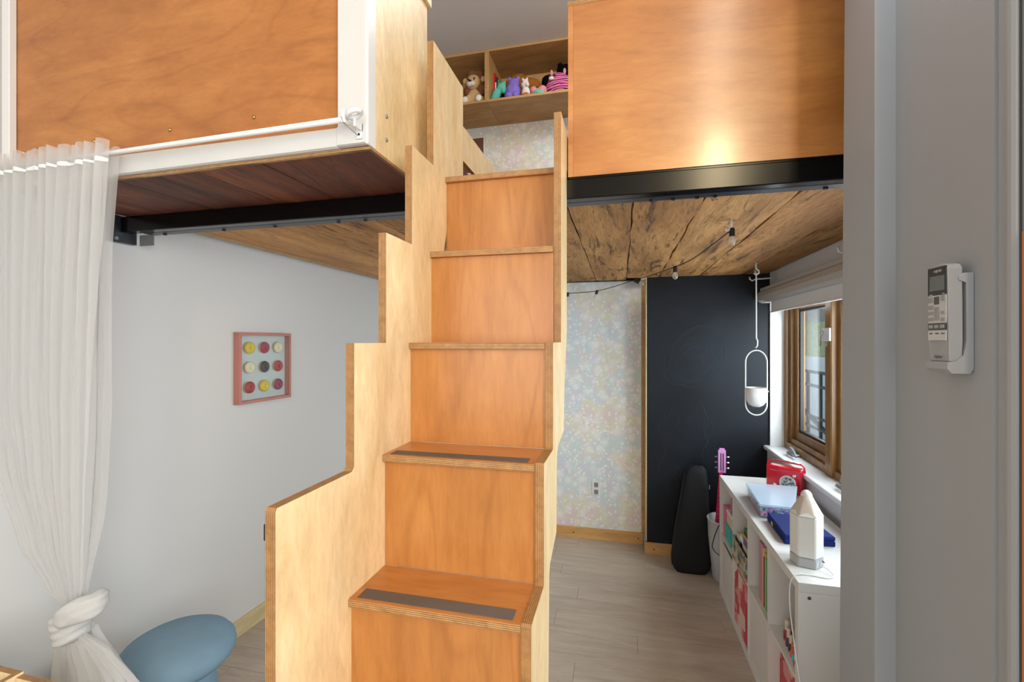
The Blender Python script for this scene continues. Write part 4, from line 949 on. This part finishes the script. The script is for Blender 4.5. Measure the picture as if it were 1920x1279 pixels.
# i=0: nail polish
def polish(x, y, h, r, mat, label, cap='polish_cap'):
    t = empty('nail_polish', (x, y, z0), label, 'nail polish', 'nail polish bottles on the cube shelf')
    mesh_obj('bottle', lathe_bm((x, y, z0), [(0, 0), (r*0.9, 0), (r, 0.003), (r, h*0.42), (r*0.8, h*0.5), (r*0.45, h*0.53), (0, h*0.53)], 18), mat, t, smooth=True)
    mesh_obj('cap', lathe_bm((x, y, z0), [(0, h*0.5), (r*0.62, h*0.5), (r*0.66, h*0.52), (r*0.58, h*0.97), (r*0.45, h), (0, h)], 16), cap, t, smooth=True)
polish(0.70, 2.18, 0.085, 0.017, 'polish_red', 'tall deep red nail polish, first of the row')
polish(0.69, 2.135, 0.075, 0.013, 'polish_plum', 'plum nail polish beside the red bottle')
polish(0.688, 2.10, 0.068, 0.012, 'polish_dark', 'dark nail polish beside the plum bottle')
polish(0.684, 2.065, 0.055, 0.012, 'polish_orange', 'orange nail polish with orange cap', 'polish_orange')
polish(0.680, 2.035, 0.055, 0.012, 'book_teal', 'teal nail polish with pink cap', 'polish_pink')
polish(0.676, 2.007, 0.05, 0.012, 'polish_pink', 'pink nail polish with white cap', 'book_white')
polish(0.672, 1.980, 0.05, 0.012, 'book_yellow', 'gold nail polish, last beside the end panel', 'book_green')

# clear organiser box of beads
ZT = KT
t = empty('bead_organiser', (0.85, 2.79, ZT), 'clear plastic organiser box full of coloured beads', 'organiser box')
q = [(0.695, 2.570), (0.853, 2.552), (0.992, 2.933), (0.719, 2.937)]
def inset(q, k): cx = sum(p[0] for p in q)/4; cy = sum(p[1] for p in q)/4; return [(cx+(p[0]-cx)*k, cy+(p[1]-cy)*k) for p in q]
mesh_obj('beads', extrude_poly(inset(q, 0.92), 'Z', ZT+0.006, ZT+0.046), 'beads', t)
mesh_obj('teal_beads', extrude_poly([(0.712, 2.60), (0.735, 2.60), (0.745, 2.90), (0.730, 2.91)], 'Z', ZT+0.0465, ZT+0.054), 'beads_teal', t)
mesh_obj('case', extrude_poly(inset(q, 0.98), 'Z', ZT+0.0005, ZT+0.060), 'clear_plastic', t)
mesh_obj('lid', extrude_poly(q, 'Z', ZT+0.061, ZT+0.074, 0.002), 'frosted_lid', t)
lab(box('clasp', 0.76, 0.795, 2.550, 2.557, ZT+0.035, ZT+0.068, 'clear_plastic', t), 'clear clasp')
# blue velvet case
t = empty('velvet_case', (0.83, 2.43, ZT), 'flat royal blue velvet case with brass clasp', 'case')
q = [(0.713, 2.285), (0.905, 2.29), (0.905+0.03, 2.33), (0.86, 2.565), (0.735, 2.578)]
q = [(0.715, 2.265), (0.925, 2.285), (0.905, 2.525), (0.722, 2.54)]
mesh_obj('base', extrude_poly(q, 'Z', ZT+0.0005, ZT+0.024, 0.003), 'velvet_navy', t)
mesh_obj('lid', extrude_poly(q, 'Z', ZT+0.0245, ZT+0.045, 0.004), 'velvet_navy', t)
mesh_obj('clasp', B((0.7155, 0.7205, 2.435, 2.46, ZT+0.012, ZT+0.032), bevel=0.001), 'brass', t)
# red radio
rr = math.radians(-38)
rx, ry = 0.975, 3.07
root = empty('portable_radio', (rx, ry, ZT+0.0005), 'shiny red retro portable radio with round dial', 'radio', rz=rr)
bm = B((-0.10, 0.10, -0.033, 0.033, 0, 0.150), bevel=0.014, seg=3)
mesh_obj('body', bm, 'radio_red', root, local=True, smooth=True)
mesh_obj('front_panel', B((-0.092, 0.092, -0.0355, -0.032, 0.008, 0.142), bevel=0.0015), 'radio_red', root, local=True)
RX = Matrix.Rotation(PI/2, 3, 'X')
d = mesh_obj('dial_ring', lathe_bm((0.025, -0.0355, 0.060), [(0.046, 0), (0.046, 0.006), (0.041, 0.007), (0.040, 0.004), (0, 0.004)], 32, rot=RX), 'dial_white', root, local=True, smooth=False)
mesh_obj('dial_face', lathe_bm((0.025, -0.0395, 0.060), [(0.036, 0), (0.036, 0.0012), (0.014, 0.0012), (0.012, 0.006), (0, 0.006)], 28, rot=RX), 'dial_print', d, local=True)
for (kx, kz) in ((0.062, 0.112), (-0.045, 0.040)):
    mesh_obj('knob', lathe_bm((kx, -0.0355, kz), [(0.010, 0), (0.010, 0.008), (0.008, 0.010), (0, 0.010)], 16, rot=RX), 'chrome', root, local=True)
mesh_obj('trim_bar', B((-0.075, -0.035, -0.037, -0.0355, 0.122, 0.126)), 'chrome', root, local=True)
hp = [(-0.095, 0, 0.10), (-0.104, 0, 0.14), (-0.10, 0, 0.165), (-0.085, 0, 0.178), (0.085, 0, 0.178), (0.10, 0, 0.165), (0.104, 0, 0.14), (0.095, 0, 0.10)]
mesh_obj('carry_handle', tube_bm([(a, -0.0, c) for a, b_, c in hp], 0.006, 8), 'radio_red', root, local=True, smooth=True)
mesh_obj('handle_trim', tube_bm([(-0.08, -0.004, 0.184), (0.08, -0.004, 0.184)], 0.0035, 8), 'chrome', root, local=True, smooth=True)
# pencil lamp
lx, ly = 0.742, 2.095
root = empty('pencil_lamp', (lx, ly, ZT+0.0005), 'white hexagonal pencil-shaped lamp at the shelf end', 'lamp', rz=math.radians(12))
def hexp(r, z): return [(r*math.cos(PI/6+k*PI/3), r*math.sin(PI/6+k*PI/3), z) for k in range(6)]
def hexloft(name, secs, mat, bev=0.001):
    bm = bmesh.new(); rs = [[bm.verts.new(p) for p in hexp(r, z)] for r, z in secs]
    for a, b in zip(rs[:-1], rs[1:]):
        for k in range(6): bm.faces.new((a[k], a[(k+1) % 6], b[(k+1) % 6], b[k]))
    bm.faces.new(rs[0][::-1]); bm.faces.new(rs[-1])
    if bev: bmesh.ops.bevel(bm, geom=bm.edges[:], offset=bev, segments=2, affect='EDGES')
    return mesh_obj(name, bm, mat, root, local=True)
LR = 0.060
hexloft('base', [(LR, 0), (LR, 0.040)], 'lamp_grey', 0.003)
hexloft('barrel', [(LR*0.995, 0.0402), (LR*0.995, 0.205)], 'lamp_white', 0.003)
bm = bmesh.new(); seg = 48; rings = []
for j in range(9):
    ring = []
    for k in range(seg):
        a = 2*PI*k/seg; da = ((a-PI/6) % (PI/3))-PI/6
        hexr = LR*0.99*math.cos(PI/6)/math.cos(da)
        f = j/8; r = hexr*(1-f)+0.021*f
        zlow = 0.206 + 0.014*math.cos(3*(a-PI/6)*1.0)**2*0
        z = 0.2055 + 0.072*f
        ring.append(bm.verts.new((r*math.cos(a), r*math.sin(a), z)))
    rings.append(ring)
for a_, b_ in zip(rings[:-1], rings[1:]):
    for k in range(seg): bm.faces.new((a_[k], a_[(k+1) % seg], b_[(k+1) % seg], b_[k]))
bm.faces.new(rings[0][::-1]); bm.faces.new(rings[-1])
lab(mesh_obj('cone', bm, 'lamp_tip', root, local=True, smooth=True), 'beige sharpened cone')
mesh_obj('tip', lathe_bm((0, 0, 0.2776), [(0.021, 0), (0.020, 0.008), (0.015, 0.017), (0.008, 0.022), (0, 0.024)], 24), 'lamp_white', root, local=True, smooth=True)
# scalloped collar where the paint meets the cone
bm = bmesh.new(); ra = []; rb = []
for k in range(72):
    a = 2*PI*k/72; da = ((a-PI/6) % (PI/3))-PI/6
    sc_ = 0.014*(1-(abs(da)/(PI/6))**2)
    for lst, zf in ((ra, 0.0), (rb, sc_)):
        f = zf/0.072; hexr = (LR*0.99*math.cos(PI/6)/math.cos(da)+0.0008)*(1-f)+0.0215*f
        lst.append(bm.verts.new((hexr*math.cos(a), hexr*math.sin(a), 0.2055+zf)))
for k in range(72):
    kk = (k+1) % 72
    if rb[k].co.z-ra[k].co.z+rb[kk].co.z-ra[kk].co.z > 1e-5: bm.faces.new((ra[k], ra[kk], rb[kk], rb[k]))
mesh_obj('scalloped_edge', bm, 'lamp_white', root, local=True)
mesh_obj('switch', lathe_bm((0.035, -0.046, 0.03), [(0.003, 0), (0.003, 0.01), (0, 0.01)], 10, rot=Matrix.Rotation(PI/2, 3, 'X')), 'ink_grey', root, local=True)
P = [Vector(p) for p in ((0.782, 2.040, ZT+0.018), (0.795, 2.015, ZT+0.014), (0.800, 1.995, ZT+0.004), (0.77, 1.975, ZT+0.003), (0.71, 1.985, ZT+0.003), (0.665, 1.975, ZT+0.004), (0.640, 1.965, ZT-0.03), (0.634, 1.95, ZT-0.11), (0.638, 1.93, ZT-0.20), (0.643, 1.905, ZT-0.30), (0.655, 1.88, ZT-0.42), (0.67, 1.86, ZT-0.6), (0.68, 1.85, -1.68))]
o = mesh_obj('lamp_cable', tube_bm(smooth_path(P), 0.0024, 6), 'white_gloss', smooth=True); tag(o, 'thin white cable from the pencil lamp over the edge', 'cable')

# ------------------------------------------------------------------ instrument case, waste bin, small guitar
t = empty('instrument_case', (0.52, 3.52, -1.70), 'black soft instrument case leaning on the chalkboard', 'instrument case')
bm = bmesh.new(); rows = []
prof = [(0.0, 0.105, 0.05), (0.03, 0.128, 0.062), (0.10, 0.138, 0.068), (0.25, 0.128, 0.066), (0.42, 0.108, 0.058), (0.58, 0.090, 0.052), (0.68, 0.078, 0.046), (0.72, 0.064, 0.040), (0.742, 0.040, 0.028), (0.748, 0.015, 0.012)]
for z, w, d in prof:
    f = z/0.75; cx = 0.500+0.058*f; cy = 3.56+0.13*f
    ring = []
    for k in range(28):
        a = 2*PI*k/28; ex = 0.55
        ring.append(bm.verts.new((cx+w*math.copysign(abs(math.cos(a))**ex, math.cos(a)), cy+d*math.copysign(abs(math.sin(a))**ex, math.sin(a)), -1.699+z)))
    rows.append(ring)
for a_, b_ in zip(rows[:-1], rows[1:]):
    for k in range(28): bm.faces.new((a_[k], a_[(k+1) % 28], b_[(k+1) % 28], b_[k]))
bm.faces.new(rows[0][::-1]); bm.faces.new(rows[-1])
mesh_obj('shell', bm, 'black_fabric', t, smooth=True)
def case_pt(z, k, off=0.002):
    for (z0_, w0, d0), (z1_, w1, d1) in zip(prof[:-1], prof[1:]):
        if z0_ <= z <= z1_: f = (z-z0_)/(z1_-z0_); w = w0+(w1-w0)*f; d = d0+(d1-d0)*f; break
    g = z/0.75; return (0.500+0.058*g+k*(w+off), 3.56+0.13*g-0.0*d, -1.699+z)
pip = [case_pt(z, 1) for z in (0.03, 0.1, 0.25, 0.42, 0.58, 0.68, 0.72, 0.742)] + [case_pt(z, -1) for z in (0.742, 0.72, 0.68, 0.58, 0.42, 0.25, 0.1, 0.03)]
mesh_obj('piping', tube_bm([Vector(p) for p in pip], 0.005, 8), 'black_plastic', t, smooth=True)
mesh_obj('zip_pull', B((0.634, 0.640, 3.60, 3.61, -1.10, -1.07)), 'galvanised', t)

t = empty('waste_bin', (0.735, 3.49, -1.70), 'white round waste bin beside the cube shelf', 'bin')
mesh_obj('bin_body', lathe_bm((0.735, 3.49, -1.699), [(0, 0), (0.090, 0), (0.098, 0.01), (0.125, 0.30), (0.130, 0.42), (0.135, 0.425), (0.135, 0.432), (0.126, 0.432), (0.120, 0.30), (0.092, 0.012), (0, 0.012)], 36), 'bin_grey', t, smooth=True)
t = empty('small_guitar', (0.74, 3.56, -1.68), 'small pink guitar with magenta neck standing in the bin', 'guitar')
ca, sa_ = 0.0, 0.0
mesh_obj('body', extrude_poly([(0.70+0.060*math.cos(a)*(1 if math.sin(a) < 0 else 0.78), -1.52+0.13*math.sin(a)) for a in [k*2*PI/32 for k in range(32)]], 'Y', 3.50, 3.55, 0.006), 'guitar_pink', t)
nk = mesh_obj('neck', extrude_poly([(0.660, -1.40), (0.694, -1.40), (0.716, -0.955), (0.692, -0.955)], 'Y', 3.535, 3.555), 'fretboard_magenta', t)
for k in range(12):
    z = -1.35+k*0.032; xo = (z+1.4)*0.06-0.055
    mesh_obj('fret', B((0.717+xo, 0.751+xo*1.1, 3.532, 3.5355, z, z+0.002)), 'chrome', nk)
hs = mesh_obj('headstock', B((0.684, 0.699, 3.537, 3.552, -0.9545, -0.815), (0.706, 0.714, 3.537, 3.552, -0.9545, -0.815), (0.721, 0.736, 3.537, 3.552, -0.9545, -0.815), (0.684, 0.736, 3.537, 3.552, -0.815, -0.79), (0.692, 0.728, 3.537, 3.552, -0.79, -0.778), (0.699, 0.721, 3.537, 3.552, -0.975+0.021, -0.94), bevel=0.0015), 'guitar_pink', t)
for s, xb in ((-1, 0.684), (1, 0.736)):
    for z in (-0.92, -0.88, -0.84):
        mesh_obj('tuning_peg', tube_bm([(xb, 3.545, z), (xb+s*0.010, 3.545, z), (xb+s*0.011, 3.545, z), (xb+s*0.022, 3.545, z)], [0.003, 0.003, 0.007, 0.006], 8), 'chrome', hs)
P = [Vector(p) for p in ((0.69, 3.37, -1.235), (0.655, 3.36, -1.27), (0.625, 3.365, -1.36), (0.615, 3.37, -1.43), (0.65, 3.36, -1.47), (0.70, 3.365, -1.48))]
o = mesh_obj('black_cord', tube_bm(smooth_path(P), 0.003, 6), 'cable_black', smooth=True); tag(o, 'black cord hanging in front of the waste bin', 'cable')
